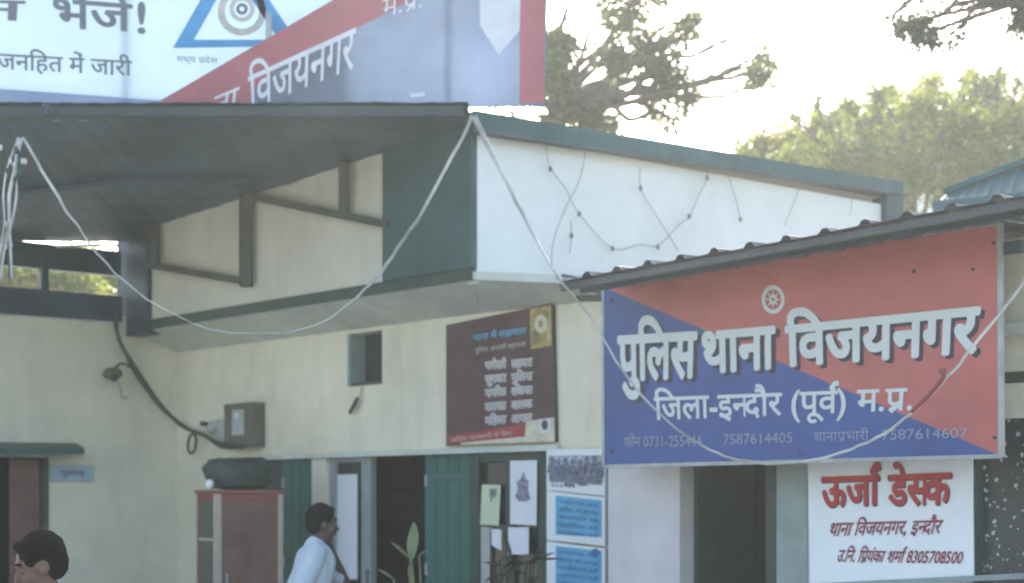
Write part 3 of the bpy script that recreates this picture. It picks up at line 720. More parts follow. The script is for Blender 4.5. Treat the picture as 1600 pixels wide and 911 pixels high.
for k_, (q, lab) in enumerate((([(854, 767), (945, 777), (945, 853), (854, 843)], 'upper of two light blue printed boards beside the window'), ([(854, 846), (945, 857), (945, 960), (854, 955)], 'lower light blue printed board beside the window, cut by the frame bottom'))):
    bb = empty('blue_board', tuple(A.at(900, q[2][1])), label=lab, cat='board', group='light blue printed boards')
    wpoly('board', A, q, .05, .02, M['flex'], bb)
    x0, y0 = q[0]; H = q[3][1] - q[0][1]
    flatpoly('blue_print', A, [(868, y0 + 7), (940, y0 + 15), (940, y0 + H * .95), (868, y0 + H * .9)], .052, M['bluep'], bb)
    for r in range(5):
        yy = y0 + 14 + r * 12
        lettering('print_line', ['जनसहायता केनद', 'पुिलस की सलाह', 'सावधान रहें', 'सुरिकत रहें', 'समपकर करें'][r], A, [(872, yy), (935, yy + 7), (935, yy + 12), (872, yy + 5)], .054, M['bluetext'], bb, .01, kind='stuff')
    if k_: disc('stamp', A, 930, 864, 7, .055, M['bluetext'], bb, 0, 14)

# ---------------------------------------------------------------- papers on door and window
def paper(pix, m, label, off=-.02, mark=None, nm='notice_paper'):
    t = wpoly(nm, A, pix, off, .004, m, None, label=label, cat='notice', group='paper notices on the doors and windows')
    if mark:
        x, y, r, sy = mark; disc('printed_mark', A, x, y, r, off + .003, M['shadowletter'], t, r * .3, 12, sy)
    return t
paper([(521, 742), (558, 741), (558, 905), (521, 906)], M['paper'], 'long white paper pasted on the glazed door behind the man', -.055)
p_ = paper([(753, 757), (782, 758), (779, 821), (750, 820)], M['ypaper'], 'curled yellow-green paper on the left window pane', .0)
lettering('print_mark', 'सूचना', A, [(765, 765), (776, 765), (775, 778), (765, 778)], .003, M['greyletter'], p_, .03)
p_ = paper([(797, 720), (839, 719), (838, 821), (797, 819)], M['paper'], 'tall white notice with a dark emblem on the right window pane', .0)
flatpoly('emblem_print', A, [(818, 736), (821, 748), (826, 752), (825, 766), (829, 779), (822, 784), (810, 783), (805, 776), (809, 764), (807, 753), (813, 748)], .003, mat('emblem_print_ink', (.32, .32, .40), .6, .3, 45, 0, c2=(.04, .04, .08)), p_)
paper([(768, 826), (783, 828), (783, 860), (768, 852)], M['paper'], 'small white torn slip low on the left window pane', .0)
paper([(794, 824), (826, 824), (826, 866), (794, 868)], M['paper'], 'square white notice below the tall one with dark emblem', .0)
paper([(746, 822), (766, 824), (764, 960), (746, 960)], M['palegrey'], 'grey sheet low on the left edge of the window', -.04)
wpl = wbox('name_plate', C, 146, 80, 727, 752, .002, .03, M['bluep'], None, label='small pale blue name plate on the wall beside the left door', cat='sign')
wpl.data.materials[0] = mat('faded_blue_plate', (.30, .42, .47), .5, .1, 6)
lettering('plate_letters', 'पूछताछ', C, [(95, 735), (132, 736), (132, 744), (95, 743)], .032, M['greyletter'], wpl, .02)

# ---------------------------------------------------------------- fittings on the wall
mb = empty('meter_box', tuple(A.at(390, 700)), label='grey-brown electric meter box on the wall with cables running into it', cat='meter box')
wbox('case', A, 350, 394, 630, 699, .002, .14, M['brownbox'], mb)
wbox('meter_window', A, 362, 380, 640, 680, .135, .15, M['palegrey'], mb)
wbox('meter_dial', A, 366, 372, 645, 655, .148, .155, M['letter'], mb)
wbox('meter_side', A, 336, 351, 655, 692, .002, .08, M['palegrey'], mb)
cam2 = empty('dome_camera', tuple(A.at(334, 670)), label='small pale dome camera with dark lens beside the meter box', cat='camera')
c_ = A.at(332, 668, .10)
v_, f_ = ball_data(c_, .06, 14, 10); mesh('dome', v_, f_, M['palegrey'], cam2, True)
v_, f_ = ball_data(c_ + Vector((-.055, -.03, .03)), .024, 10, 7); mesh('lens', v_, f_, M['glass'], cam2, True)
bar('bracket', c_, A.at(332, 668, 0), .03, .03, M['palegrey'], cam2)
cl_ = A.at(316, 662, .1); v_, f_ = ball_data(cl_, .025, 10, 7); mesh('sensor', v_, f_, M['cable'], cam2, True)
lm = empty('wall_lamp', tuple(C.at(180, 585)), label='old lamp fitting with bare dark holder hanging by the thick cable on the left wall', cat='lamp')
p0 = C.at(176, 584, .25)
v_, f_ = ball_data(p0, .085, 12, 8, (1.1, .9, .7)); mesh('lamp_shade', v_, f_, mat('olive_lamp_paint', (.10, .11, .06), .5, .2, 8), lm, True)
v_, f_ = ball_data(p0 + Vector((.03, -.06, -.04)), .04, 10, 7); mesh('bulb_holder', v_, f_, M['shadowletter'], lm, True)
tube('lamp_arm', [p0 + Vector((0, 0, .03)), C.at(190, 568, .2), C.at(204, 574, .02)], .012, M['strut'], lm)
tube('hanging_wire', [p0, C.at(186, 600, .15), C.at(192, 622, .12), C.at(200, 618, .1)], .006, M['wire'], lm)
dw = empty('loose_wire', tuple(A.at(556, 610)), label='loose wire end with a dark plug dangling below the small wall vent', cat='wire')
tube('wire', [A.at(566, 604, .02), A.at(562, 620, .04), A.at(556, 632, .05)], .006, M['wire'], dw)
tube('plug', [A.at(559, 622, .05), A.at(553, 634, .05), A.at(547, 645, .05)], .018, M['strut'], dw, 4)
cbn = empty('cable_bundle', tuple(C.at(200, 560)), label='thick dark cable bundle sagging from the column down to the meter box', cat='cable')
base = [C.at(178, 490, .1), C.at(188, 530, .12), C.at(213, 580, .15), C.at(248, 630, .2), C.at(285, 666, .2)]
endp = [A.at(318, 684, .14), A.at(346, 694, .16), A.at(380, 698, .18)]
for k_ in range(4):
    rr = random.Random(k_); j = [Vector((rr.uniform(-.025, .025), rr.uniform(-.02, .02), rr.uniform(-.03, .03))) for _ in range(9)]
    tube('cable', [p + j[i] for i, p in enumerate(base + endp)], .011 if k_ else .019, M['cable'], cbn, 6)
tube('cable_tie', [base[3] + Vector((-.03, -.04, .03)), base[3] + Vector((.03, -.04, -.03))], .016, M['strut'], cbn, 2)
cc = C.at(272, 695, .12); cc = A.at(300, 693, .10)
lp = [cc + Vector((A.u.x * math.cos(a) * .07, A.u.y * math.cos(a) * .07, math.sin(a) * .09 + .02 * math.cos(a))) for a in [i * math.pi / 6 for i in range(14)]]
tube('cable_coil', lp, .014, M['cable'], cbn, 3)

# ---------------------------------------------------------------- tapes and festoon strings
def rope(pts, r, m, label, cat='rope', nm='festoon_rope', jt=.006):
    rq = random.Random(len(pts)); j = lambda k: rq.uniform(-k, k)
    fin = spline([P(*p) for p in pts], 5); fin = [p + Vector((j(jt), j(jt), j(jt))) for p in fin]
    o = tube(nm, fin, r, m, None, 3, 6, 1.0, label=label, cat=cat, group=None); return o
s1 = rope([(36, 216, 10.4), (75, 282, 10.35), (120, 352, 10.3), (160, 404, 10.25), (215, 456, 10.2), (290, 500, 10.2), (350, 518, 10.2), (430, 521, 10.2), (500, 505, 10.2), (560, 462, 10.25), (604, 414, 10.3), (650, 345, 10.3), (700, 258, 10.35), (738, 182, 10.4)], lambda q: .0115 - .0075 * math.sin(math.pi * min(1, max(0, (q - .1) / .65))) ** .6 + .002 * noise.noise(Vector((q * 60, 0, 0))), M['rope'], 'white plastic tape sagging from the canopy eave at left up to the roof corner')
s2 = rope([(742, 184, 10.35), (780, 262, 10.1), (825, 350, 9.8), (872, 432, 9.0), (915, 486, 8.9), (962, 562, 8.75), (1010, 625, 8.6), (1060, 672, 8.4), (1110, 703, 8.2), (1160, 720, 8.0), (1230, 724, 7.8), (1300, 712, 7.55), (1370, 684, 7.35), (1425, 645, 7.2), (1480, 590, 7.05), (1530, 530, 6.95), (1590, 455, 6.85), (1640, 390, 6.75)], lambda q: (.020 - .075 * q if q < .17 else .007) + .002 * noise.noise(Vector((q * 70, 3, 0))), M['rope'], 'white tape drooping from the roof corner across the front of the police sign', jt=.003)
for i in range(7):
    t = [(1425, 645, 7.19), (1452, 617, 7.12), (1476, 585, 7.03)]
tube('red_tie', [P(*p) for p in [(1425, 644, 7.17), (1452, 617, 7.1), (1474, 590, 7.02), (1470, 580, 7.02), (1478, 578, 7.02)]], .010, M['rust'], s2, 5)
lb = empty('light_string_bundle', tuple(P(20, 300, 10.3)), label='tangled bundle of pale festoon light strings hanging at the left edge', cat='light string')
rr = random.Random(11)
for k_ in range(5):
    x0 = 30 + rr.uniform(-8, 8); x1 = rr.uniform(-25, 20)
    tube('string', [P(x0 + (x1 - x0) * t + rr.uniform(-6, 6), 216 + 220 * t, 10.35 + rr.uniform(-.05, .05)) for t in (0, .2, .4, .6, .8, 1)], .006 + .004 * rr.random(), M['rope'] if k_ != 3 else M['fascia'], lb, 5)
for k_ in range(14):
    p = P(10 + rr.uniform(-12, 30), rr.uniform(215, 390), 10.3)
    v_, f_ = ball_data(p, .014, 8, 5, (1, 1, 1.6)); mesh('bulb', v_, f_, M['fascia'] if k_ % 3 == 0 else M['rope'], lb, True)
tube('eave_hook', [P(72, 178, 10.4), P(76, 170, 10.45), P(68, 166, 10.5)], .02, M['beam'], lb, 3)
# thin wires with bulbs on the white panel
def string(pts, bulbs, label):
    t = empty('fairy_light_string', tuple(RP.at(*pts[0], .05)), label=label, cat='light string', group='thin light strings on the white wall')
    tube('wire', [RP.at(x, y, .05) for x, y in pts], .0032, M['wire'], t, 5, 5)
    for x, y in bulbs:
        v_, f_ = ball_data(RP.at(x, y, .06), .016, 8, 6, (1, 1, 1.4)); mesh('bulb', v_, f_, M['wire'], t, True)
string([(853, 228), (860, 262), (884, 295), (905, 334), (957, 388), (1000, 382), (1028, 384), (1060, 352), (1077, 338), (1092, 305), (1105, 278), (1103, 262)], [(860, 264), (905, 334), (957, 388), (1028, 386), (1077, 338), (1105, 278)], 'longest thin light string zigzagging over the white wall left part')
string([(916, 232), (905, 282), (885, 322), (866, 372), (862, 410), (872, 436)], [], 'dark wire curving down the white wall nearest the roof corner')
string([(1000, 262), (1001, 294), (1018, 325), (1040, 360), (1060, 392)], [(1001, 294)], 'thin light string with one bulb near the middle of the white wall')
string([(1138, 276), (1148, 305), (1157, 343)], [(1157, 343)], 'short drop of wire ending in a bulb right of the zigzag string')
string([(1250, 290), (1240, 318), (1226, 352)], [], 'faint slanting wire left of the last one on the white wall')
string([(1330, 302), (1331, 318), (1328, 336)], [], 'last faint wire near the narrow end of the white wall')
string([(892, 345), (893, 368), (890, 396)], [(893, 368)], 'tiny hanging bulb between the curved wire and the zigzag string')

# ---------------------------------------------------------------- cupboard and bundle
ax = Vector((.72, -.69, 0)).normalized(); cpos = P(336, 900, 12.35); cpos.z = 0
# near vertical edge at px 340; right face runs to px 432, left face to px 295
rdir = Vector((.875, .485, 0)).normalized(); ldir = Vector((-.485, .875, 0)).normalized()
cu = empty('cupboard', tuple(cpos), label='tall red-brown cupboard with cream edges standing in the corner', cat='cupboard')
WR, WL, HC = .575, .47, 1.775
def cub(name, r0, r1, l0, l1, z0, z1, m, par=cu, **k):
    a = [cpos + rdir * r + ldir * l + Vector((0, 0, z0)) for r, l in ((r0, l0), (r1, l0), (r1, l1), (r0, l1))]
    b = [p + Vector((0, 0, z1 - z0)) for p in a]
    me = bevelled(*hexa(a, b), .003); me.name = name; return link(name, me, m, par, **k)
cub('back', .0, WR, WL - .02, WL, .05, HC - .03, M['cup'])
cub('side_panel', WR - .02, WR, .0, WL - .02, .05, HC - .03, M['cup'])
cub('top', -.02, WR + .02, -.02, WL + .02, HC - .03, HC, M['cup'])
cub('base', 0, WR, 0, WL, 0, .05, M['cup'])
cub('door', .055, WR - .045, .0, .02, .08, HC - .09, M['cupdoor'])
cub('top_rail', .055, WR - .045, .002, .02, HC - .088, HC - .032, M['cup'])
cub('edge_strip', -.006, .053, -.006, .03, .05, HC - .032, M['cupedge'])
cub('edge_strip', WR - .043, WR + .004, -.004, .025, .05, HC - .032, M['cupedge'])
cub('glass_side', .0, .012, .04, WL - .05, .08, HC - .09, M['glass'])
for z in (.5, .95, 1.36): cub('shelf_edge', -.006, .01, .04, WL - .05, z, z + .022, M['cupedge'])
cub('side_rail', -.004, .012, .032, WL - .001, HC - .088, HC - .032, M['cup'])
cub('side_rail', -.004, .012, WL - .048, WL - .001, .05, HC - .09, M['cup'])
cub('handle', .085, .10, -.03, 0, .95, 1.10, M['post'])
# tarpaulin bundle on top
bc = cpos + rdir * .27 + ldir * .22
vs, fs = ball_data((0, 0, 0), 1.0, 32, 18)
out = []
for v in vs:
    q = Vector([math.copysign(abs(c) ** .55, c) for c in v])
    q += Vector((noise.noise(v * 2.1), noise.noise(v * 2.1 + Vector((7, 0, 0))), noise.noise(v * 2.6 + Vector((0, 9, 0))))) * .16
    out.append(bc + rdir * q.x * .27 + ldir * q.y * .19 + Vector((0, 0, HC + .132 + q.z * .132)))
mesh('tarpaulin_bundle', out, fs, M['bundle'], None, True, label='dark green tarpaulin bundle lying on top of the red-brown cupboard', cat='bundle')
v_, f_ = ball_data(cpos + Vector((-.02, -.02, HC + .045)) + ldir * .06, .035, 10, 7, (1, 1, 1.2)); mesh('white_cup', v_, f_, M['flex'], None, True, label='small white lump at the left of the cupboard top', cat='cup')

# ---------------------------------------------------------------- people
def caps(chain, seg=14):
    """chain of (point, radius[, (sx, sy)]) -> closed tapered lofted hull with ball ends"""
    parts = []
    for i in range(len(chain) - 1):
        (p0, r0), (p1, r1) = chain[i][:2], chain[i + 1][:2]; p0 = Vector(p0); p1 = Vector(p1)
        n = max(2, int((p1 - p0).length / (.35 * min(r0, r1))) + 1); n = min(n, 14)
        for j in range(n + 1):
            t = j / n; parts.append(ball_data(p0.lerp(p1, t), r0 + (r1 - r0) * t, 12, 8))
    return merge(*parts)
def remeshed(name, data, vox, m, parent, smooth=4, mats=None):
    me = bpy.data.meshes.new(name); me.from_pydata([tuple(v) for v in data[0]], [], data[1])
    o = bpy.data.objects.new(name, me); col.objects.link(o)
    r = o.modifiers.new('r', 'REMESH'); r.mode = 'VOXEL'; r.voxel_size = vox
    s = o.modifiers.new('s', 'SMOOTH'); s.factor = .5; s.iterations = smooth
    dg_ = bpy.context.evaluated_depsgraph_get(); me2 = bpy.data.meshes.new_from_object(o.evaluated_get(dg_))
    bpy.data.objects.remove(o); me2.name = name; me2.materials.clear(); me2.materials.append(m)
    for p in me2.polygons: p.use_smooth = True
    o = bpy.data.objects.new(name, me2); col.objects.link(o); o.parent = parent; return o
def ell(c, r, sc): return ball_data(c, r, 20, 14, sc)
def person(loc, rz, H, label, skin, shirt, pose, head_turn=0):
    """local frame: +X is where the person faces, +Z up, origin between the feet"""
    t = empty('person', loc, label=label, cat='person'); t.rotation_euler = (0, 0, rz)
    s = H / 1.70
    V = lambda x, y, z: Vector((x * s, y * s, z * s))
    hipL, hipR = V(0, .09, .88), V(0, -.09, .88)
    legs = [[(hipL, .088 * s), (V(.02, .10, .48), .058 * s), (V(-.01, .11, .08), .04 * s)], [(hipR, .088 * s), (V(.03, -.10, .48), .058 * s), (V(.01, -.11, .08), .04 * s)]]
    lean = pose.get('lean', 0)
    sh = V(lean, 0, 1.385); shL, shR = sh + V(0, .185, 0), sh + V(0, -.185, 0)
    elL, wrL = [V(*p) for p in pose['armL']]; elR, wrR = [V(*p) for p in pose['armR']]
    hd = V(lean + .05, 0, 1.575)
    Rt = Matrix.Rotation(head_turn, 4, 'Z') @ Matrix.Rotation(pose.get('nod', 0), 4, 'Y')
    def H_(x, y, z): return hd + (Rt @ Vector((x, y, z))) * s
    torso = []
    for y in (-.07, 0, .07): torso.append(caps([(V(0, y, .92), .095 * s), (V(lean * .5, y, 1.12), .098 * s), (sh + V(0, y, -.07), .10 * s)]))
    torso.append(caps([(shL + V(0, -.02, -.02), .062 * s), (sh + V(0, 0, .01), .07 * s), (shR + V(0, .02, -.02), .062 * s)]))
    neck = caps([(sh + V(0, 0, .0), .065 * s), (hd + V(-.025, 0, -.10), .056 * s)])
    def arm(a, b, c): return caps([(a, .05 * s), (b, .038 * s), (c, .026 * s)])
    parts = torso + [neck, arm(shL, elL, wrL), arm(shR, elR, wrR)] + [caps(l) for l in legs]
    for y, x in ((.11, -.01), (-.11, .01)): parts.append(caps([(V(x - .04, y, .045), .04 * s), (V(x + .16, y, .03), .03 * s)]))
    # head
    parts += [ell(H_(-.012, 0, .025), .095 * s, (1.02, .80, 1.05)), ell(H_(.022, 0, -.04), .07 * s, (.95, .82, 1.15)), ell(H_(.052, 0, -.085), .032 * s, (1, 1.0, .8)),
              caps([(H_(.085, 0, .012), .010 * s), (H_(.108, 0, -.025), .015 * s)]), ell(H_(.088, 0, -.055), .020 * s, (.7, 1.4, .8)), ell(H_(.078, 0, .032), .022 * s, (.8, 2.4, .6))]
    for sy in (-1, 1):
        parts.append(ell(H_(-.005, .078 * sy, -.012), .032 * s, (.7, .32, 1.1)))
        parts.append(ell(H_(.060, .04 * sy, -.03), .028 * s, (1, .9, .9)))
    # hands: palm, four bent fingers, thumb
    for el_, wr_, sd_ in ((elL, wrL, 1), (elR, wrR, -1)):
        d = (wr_ - el_).normalized(); sid = d.cross(Vector((0, 0, 1)) if abs(d.z) < .85 else Vector((1, 0, 0))).normalized(); nn = sid.cross(d).normalized()
        pc = wr_ + d * .045 * s
        parts.append(caps([(wr_, .024 * s), (pc + d * .03 * s + sid * .015 * s, .018 * s)])); parts.append(caps([(wr_, .022 * s), (pc + d * .03 * s - sid * .018 * s, .018 * s)]))
        for q, fl in zip((-.030, -.010, .010, .028), (.062, .074, .070, .055)):
            b0 = pc + d * .035 * s + sid * q * s; b1 = b0 + (d * .8 + nn * .35).normalized() * fl * .55 * s; b2 = b1 + (d * .3 + nn * .9).normalized() * fl * .5 * s
            parts.append(caps([(b0, .0098 * s), (b1, .0088 * s), (b2, .0075 * s)]))
        t0 = wr_ + d * .025 * s + sid * .026 * s * sd_; parts.append(caps([(t0, .012 * s), (t0 + (d * .6 + sid * sd_ * .8).normalized() * .035 * s, .011 * s), (t0 + (d * .9 + sid * sd_ * .5 + nn * .4).normalized() * .065 * s, .009 * s)]))
    body = remeshed('body', merge(*parts), .0075, skin, t, 3)
    # hair cap
    hp = [ell(H_(-.024, 0, .038), .101 * s, (1.0, .84, 1.02)), ell(H_(-.055, 0, -.008), .073 * s, (.85, 1.0, 1.05)), ell(H_(.030, 0, .098), .045 * s, (1.0, 1.4, .5))]
    ho = remeshed('hair', merge(*hp), .008, M['hair'], t, 2)
    me = ho.data
    for v in me.vertices:
        n_ = noise.noise(v.co * 30) * .003 + noise.noise(v.co * 140) * .0025; v.co += v.normal * n_
    for sy in (-1, 1):
        v_, f_ = ball_data(H_(.074, .033 * sy, .006), .0115 * s, 10, 8); e = mesh('eye', v_, f_, M['eye'], None, True); e.parent = t
        v_, f_ = ball_data(H_(.0835, .033 * sy, .006), .0065 * s, 8, 6); e = mesh('pupil', v_, f_, M['shadowletter'], None, True); e.parent = t
        v_, f_ = tube_data([H_(.083, .015 * sy, .032), H_(.088, .035 * sy, .040), H_(.072, .055 * sy, .034)], .005 * s, 6); e = mesh('eyebrow', v_, f_, M['hair'], None, True); e.parent = t
    # moustache
    # clothes
    g = .012 * s; cl = []; bk_ = pose.get('bulk', 0)
    for y in (-.075, 0, .075): cl.append(caps([(V(0, y, .86), .105 * s + g * .6 + bk_), (V(lean * .5, y, 1.12), .10 * s + g + bk_), (sh + V(0, y, -.07), .10 * s + g + bk_ * .6)]))
    cl.append(caps([(shL + V(0, -.02, -.02), .062 * s + g), (sh + V(0, 0, .005), .07 * s + g), (shR + V(0, .02, -.02), .062 * s + g)]))
    cl.append(caps([(sh + V(-.005, 0, .03), .066 * s + g * .6), (sh + V(0, 0, .05), .062 * s + g * .5)]))
    for a, b in ((shL, elL), (shR, elR)): cl.append(caps([(a, .06 * s + g), (a.lerp(b, .78), .055 * s + g)]))
    so = remeshed('shirt', merge(*cl), .010, shirt, t, 3)
    for v in so.data.vertices: v.co += v.normal * (noise.noise(Vector((v.co.x * 9, v.co.y * 9, v.co.z * 5))) * .012 + noise.noise(Vector((v.co.x * 24, v.co.y * 24, v.co.z * 9))) * .006)
    tr_ = [caps([(hipL + V(0, 0, .06), .105 * s), (hipL, .10 * s), (V(.02, .10, .48), .074 * s), (V(0, .11, .09), .062 * s)]), caps([(hipR + V(0, 0, .06), .105 * s), (hipR, .10 * s), (V(.03, -.10, .48), .074 * s), (V(.01, -.11, .09), .062 * s)])]
    remeshed('trousers', merge(*tr_), .013, M['trouser'], t, 3)
    for y, x in ((.11, -.01), (-.11, .01)):
        v_, f_ = caps([(V(x - .045, y, .045), .047 * s), (V(x + .10, y, .04), .045 * s), (V(x + .18, y, .035), .036 * s)]); e = mesh('shoe', v_, f_, M['cable'], None, True); e.parent = t
    return t
pm = P(472, 800, 10.2)
man1 = person((pm.x, pm.y, 0), R(12), 1.66, 'man in a pale short-sleeved shirt standing by the glazed door, hand raised to his chin', M['skin2'], M['shirt'],
       dict(lean=.09, nod=R(8), bulk=.036, armL=((.31, .20, 1.17), (.21, .07, 1.38)), armR=((-.05, -.25, 1.10), (.04, -.27, .86))), R(6))
pm = P(98, 800, 5.85)
man2 = person((pm.x, pm.y, 0), R(200), 1.565, 'dark-haired man in a purple shirt seen in profile at the bottom left corner', M['skin'], M['purple'],
       dict(lean=.04, nod=R(22), armL=((.0, .25, 1.10), (.14, .22, .88)), armR=((-.02, -.25, 1.10), (.12, -.22, .88))), 0)

# ---------------------------------------------------------------- plants
def blade(base, d, L, W, droop, n=8):
    d = d.normalized(); side = d.cross(Vector((0, 0, 1))); side = side.normalized() if side.length > .1 else Vector((1, 0, 0)); vs, fs = [], []
    side = (side + Vector((0, 0, .35))).normalized()
    for i in range(n + 1):
        t = i / n; c = base + d * L * t + Vector((0, 0, -droop * L * t * t)); w_ = W * math.sin(math.pi * min(1, t * .93 + .05)) ** .8
        vs += [c - side * w_ / 2, c + d * .0 + Vector((0, -.0, -.12 * w_)), c + side * w_ / 2]
    for i in range(n):
        a = 3 * i; fs += [(a, a + 1, a + 4, a + 3), (a + 1, a + 2, a + 5, a + 4)]
    return vs, fs
def pot_plant(px, d, label, m, leaves, name='potted_plant'):
    b = P(px, 800, d); b.z = 0; t = empty(name, tuple(b), label=label, cat='plant')
    prof = [(0.02, .10), (.13, .11), (.16, .28), (.175, .29), (.175, .33), (.15, .33), (.14, .28), (.0, .27)]
    vs, fs = [], []; n = 20
    for r, z in prof:
        for i in range(n): a = 2 * math.pi * i / n; vs.append(b + Vector((math.cos(a) * r, math.sin(a) * r, z - .10)))
    for k in range(len(prof) - 1):
        for i in range(n): j = (i + 1) % n; fs.append((k * n + i, k * n + j, (k + 1) * n + j, (k + 1) * n + i))
    mesh('pot', vs, fs, M['pot'], t, True)
    for (x, y, dx, dz, L, W, dr) in leaves:
        base = P(x, y, d); tube('stem', [b + Vector((0, 0, .18)), b.lerp(base, .5) + Vector((0, 0, .05)), base], lambda q: .010 - .004 * q, m, t, 4, 5)
        vs, fs = blade(base, Vector((dx, random.uniform(-.3, .2), dz)), L, W, dr); mesh('leaf', vs, fs, m, t, True)
pot_plant(672, 9.6, 'potted plant with two broad pale upright leaves in front of the dark doorway', M['leafP'],
          [(643, 875, .05, 1, .24, .085, 0), (640, 872, -.75, .75, .17, .07, .1), (640, 905, .1, .9, .12, .05, .1), (615, 905, -.8, .6, .13, .03, .1), (655, 868, .8, .7, .08, .03, .2), (690, 960, .7, .5, .3, .06, .5), (640, 975, -.8, .4, .3, .06, .5)])
rr = random.Random(5); lv = []
for i in range(20):
    lv.append((rr.uniform(768, 846), rr.uniform(872, 960), rr.uniform(-1, 1), rr.uniform(.15, 1.1), rr.uniform(.14, .26), rr.uniform(.035, .06), rr.uniform(.1, .6)))
lv += [(800, 878, -.2, 1, .15, .04, .0), (835, 872, .35, .8, .14, .04, .1), (770, 885, -.1, 1, .14, .04, .1)]
pot_plant(806, 9.7, 'dark leafy potted plant growing up in front of the poster window', M['leafQ'], lv)

# ---------------------------------------------------------------- trees
def leaf_cloud(centres, n, size, seed, droop=0.0, aspect=.45, dens=-.22):
    rr = random.Random(seed); vs, fs = [], []; wts = [r[0] * r[2] for _, r in centres]
    cum = []; tot = 0
    for x in wts: tot += x; cum.append(tot)
    while len(fs) < n:
        c, r = rr.choices(centres, cum_weights=cum)[0]
        v = Vector((rr.gauss(0, .5), rr.gauss(0, .5), rr.gauss(0, .5)))
        if v.length > 1.5: continue
        p = c + Vector((v.x * r[0], v.y * r[1], v.z * r[2]))
        if noise.noise(p * 1.6) < dens + .25 * (rr.random() - .5): continue
        tw = Vector((rr.gauss(0, 1), rr.gauss(0, 1), rr.gauss(0, .7) - droop)).normalized()
        for q in range(3):
            d = (tw + Vector((rr.gauss(0, .5), rr.gauss(0, .5), rr.gauss(0, .4)))).normalized(); sd_ = d.cross(Vector((rr.gauss(0, 1), rr.gauss(0, 1), rr.gauss(0, 1)))).normalized()
            L = size * rr.uniform(.6, 1.3); W = L * aspect; o = len(vs); up = d.cross(sd_) * W * .2; p0 = p + tw * size * .5 * q
            vs += [p0, p0 + d * L * .5 - sd_ * W / 2 + up, p0 + d * L, p0 + d * L * .5 + sd_ * W / 2 + up]; fs.append((o, o + 1, o + 2, o + 3))
    return vs, fs
def limb_to(parts, a, b, r0, r1, rr, wob=.1):
    pts = []; L = (b - a).length
    for i in range(6):
        t = i / 5; pts.append(a.lerp(b, t) + Vector((rr.uniform(-1, 1), rr.uniform(-1, 1), rr.uniform(-.5, .8))) * L * wob * math.sin(math.pi * t))
    parts.append(tube_data(spline(pts, 3), lambda q: r0 + (r1 - r0) * q, 7)); return pts
def tree(name, base, th, r0, clumps, n, leaf, m, seed, label, droop=0., aspect=.45, fork=None, dens=-.22):
    rr = random.Random(seed); t = empty(name, tuple(base), label=label, cat='tree'); parts = []
    fk = fork or base + Vector((0, 0, th)); limb_to(parts, base, fk, r0, r0 * .7, rr, .04)
    v_, f_ = merge(*parts); mesh('trunk', v_, f_, M['bark'], t, True); parts = []
    for c, r in clumps:
        pts = limb_to(parts, fk, c, r0 * .22, r0 * .07, rr, .12)
        for _ in range(5):
            e = c + Vector((rr.uniform(-1, 1) * r[0], rr.uniform(-1, 1) * r[1], rr.uniform(-1, 1) * r[2])) * .8
            limb_to(parts, pts[rr.randrange(3, 6)], e, r0 * .055, r0 * .02, rr, .1)
    v_, f_ = merge(*parts); mesh('branches', v_, f_, M['bark'], t, True)
    v_, f_ = leaf_cloud(clumps, n, leaf, seed, droop, aspect, dens); mesh('crown', v_, f_, m, t)
    return t
def blob(px, py, d, rx, ry, rd=None):
    k = d / F; return (P(px, py, d), (rx * k, rd if rd else rx * k, ry * k))
rr = random.Random(21)
# crown right: wide uneven mass
cl = []
top = [(1150, 265), (1172, 236), (1215, 205), (1250, 180), (1300, 168), (1350, 160), (1400, 135), (1450, 125), (1500, 118), (1550, 122), (1600, 128), (1660, 140)]
for x, y in top:
    for k_ in range(3):
        cl.append(blob(x + rr.uniform(-18, 18), y + 42 + k_ * 48 + rr.uniform(-10, 10), 26 + rr.uniform(-2.2, 2.2), rr.uniform(40, 60), rr.uniform(34, 50)))
    for k_ in range(3):
        cl.append(blob(x + rr.uniform(-28, 28), y + rr.uniform(-6, 24), 26 + rr.uniform(-1, 1), rr.uniform(8, 16), rr.uniform(10, 20)))
tb = P(1480, 500, 26); tb.z = 0
tree('leafy_tree', tb, 3.6, .28, cl, 95000, .085, M['leafB'], 4, 'wide yellow-green tree crown beyond the roofs at right', aspect=.5, dens=-.55)
# tree left behind the hoarding with drooping clusters
cl2 = []
for x, y, a, b in ((868, 150, 26, 60), (905, 130, 30, 50), (925, 185, 40, 24), (860, 90, 26, 50), (880, 110, 34, 60), (900, 170, 38, 35), (870, 60, 30, 28), (940, 200, 34, 14), (930, 20, 40, 24), (985, 25, 40, 24), (1010, 75, 34, 34), (1040, 110, 30, 36), (1060, 150, 26, 30), (1000, 120, 24, 22), (1075, 60, 24, 26), (960, 85, 22, 36), (975, 140, 14, 20), (1020, 165, 10, 20), (1047, 182, 9, 16), (1085, 30, 24, 20), (1120, 10, 18, 10), (1190, 108, 20, 16), (1180, 128, 18, 14), (1188, 84, 8, 14), (1200, 95, 14, 8), (1140, 60, 14, 8), (1080, 130, 18, 14), (830, 120, 60, 60), (905, -40, 80, 40), (1010, -30, 70, 30)):
    cl2.append(blob(x, y, 20 + rr.uniform(-.8, .8), a * .9, b * .9))
ta = P(850, 500, 21); ta.z = 0
tree('drooping_tree', ta, 4.6, .26, cl2, 9500, .13, M['leafA'], 9, 'sparse tree with drooping leaf clusters behind the right end of the hoarding', .8, .38, fork=P(862, 180, 20.5), dens=-.02)
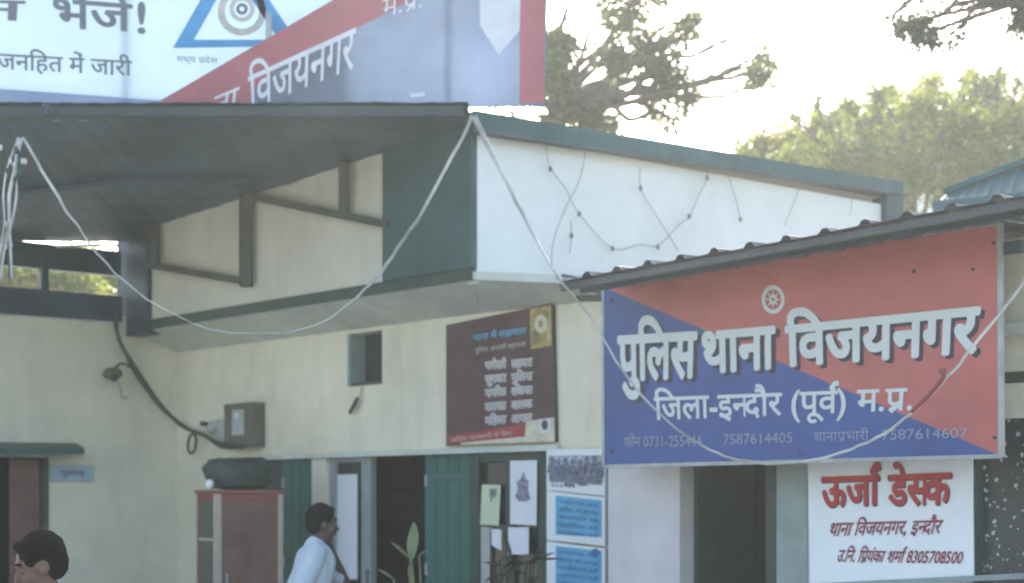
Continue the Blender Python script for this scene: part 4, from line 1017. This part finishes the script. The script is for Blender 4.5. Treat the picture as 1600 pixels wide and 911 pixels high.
# tree with hanging leaves at the top right
cl3 = []
for x, y, a, b in ((1410, 35, 16, 14), (1440, 30, 22, 22), (1455, 48, 16, 14), (1490, 10, 12, 26), (1500, 45, 7, 20), (1530, 10, 14, 18), (1580, 12, 18, 20), (1588, 35, 8, 18), (1610, 15, 22, 26), (1480, -25, 50, 18), (1570, -30, 50, 18), (1650, -20, 50, 40), (1395, 25, 6, 8)):
    cl3.append(blob(x, y, 13 + rr.uniform(-.4, .4), a, b, .25))
tc_ = P(1900, 500, 14); tc_.z = 0
tree('overhanging_tree', tc_, 5.2, .2, cl3, 3600, .085, M['leafC'], 12, 'dark hanging leaf sprays reaching in from the top right corner', 1.3, .3, fork=P(1850, -80, 13.6))
# tree seen between the rails of the left wing
cl4 = [blob(x, y, 24 + rr.uniform(-1, 1), 60, 28) for x, y in ((-60, 440), (20, 436), (90, 440), (160, 436), (-10, 420), (120, 425), (60, 470), (150, 480), (-60, 480), (10, 500))]
td = P(60, 500, 24); td.z = 0
tree('background_tree', td, 3.2, .2, cl4, 24000, .12, M['leafB'], 14, 'green tree glimpsed between the dark rails above the left wing')

# ---------------------------------------------------------------- haze
hm = bpy.data.materials.new('lens_veil_air'); hm.use_nodes = True; hn = hm.node_tree; hn.nodes.remove(hn.nodes['Principled BSDF'])  # thin volume added to imitate milky lens glare and lift the blacks
pv = hn.nodes.new('ShaderNodeVolumePrincipled'); pv.inputs['Color'].default_value = (.95, 1, .97, 1); pv.inputs['Density'].default_value = .0021; pv.inputs['Anisotropy'].default_value = .45
hn.links.new(pv.outputs[0], hn.nodes['Material Output'].inputs['Volume'])
X, Y0, Y1, Z0, Z1 = 30, -12, 60, -1.02, 12.5
ov, of = hexa([Vector(p) for p in ((-X, Y0, Z0), (X, Y0, Z0), (X, Y1, Z0), (-X, Y1, Z0))], [Vector(p) for p in ((-X, Y0, Z1), (X, Y0, Z1), (X, Y1, Z1), (-X, Y1, Z1))])
hz_me = bevelled(ov, of, 0); hz_me.name = 'veil_haze'
link('veil_haze', hz_me, hm, kind='stuff')
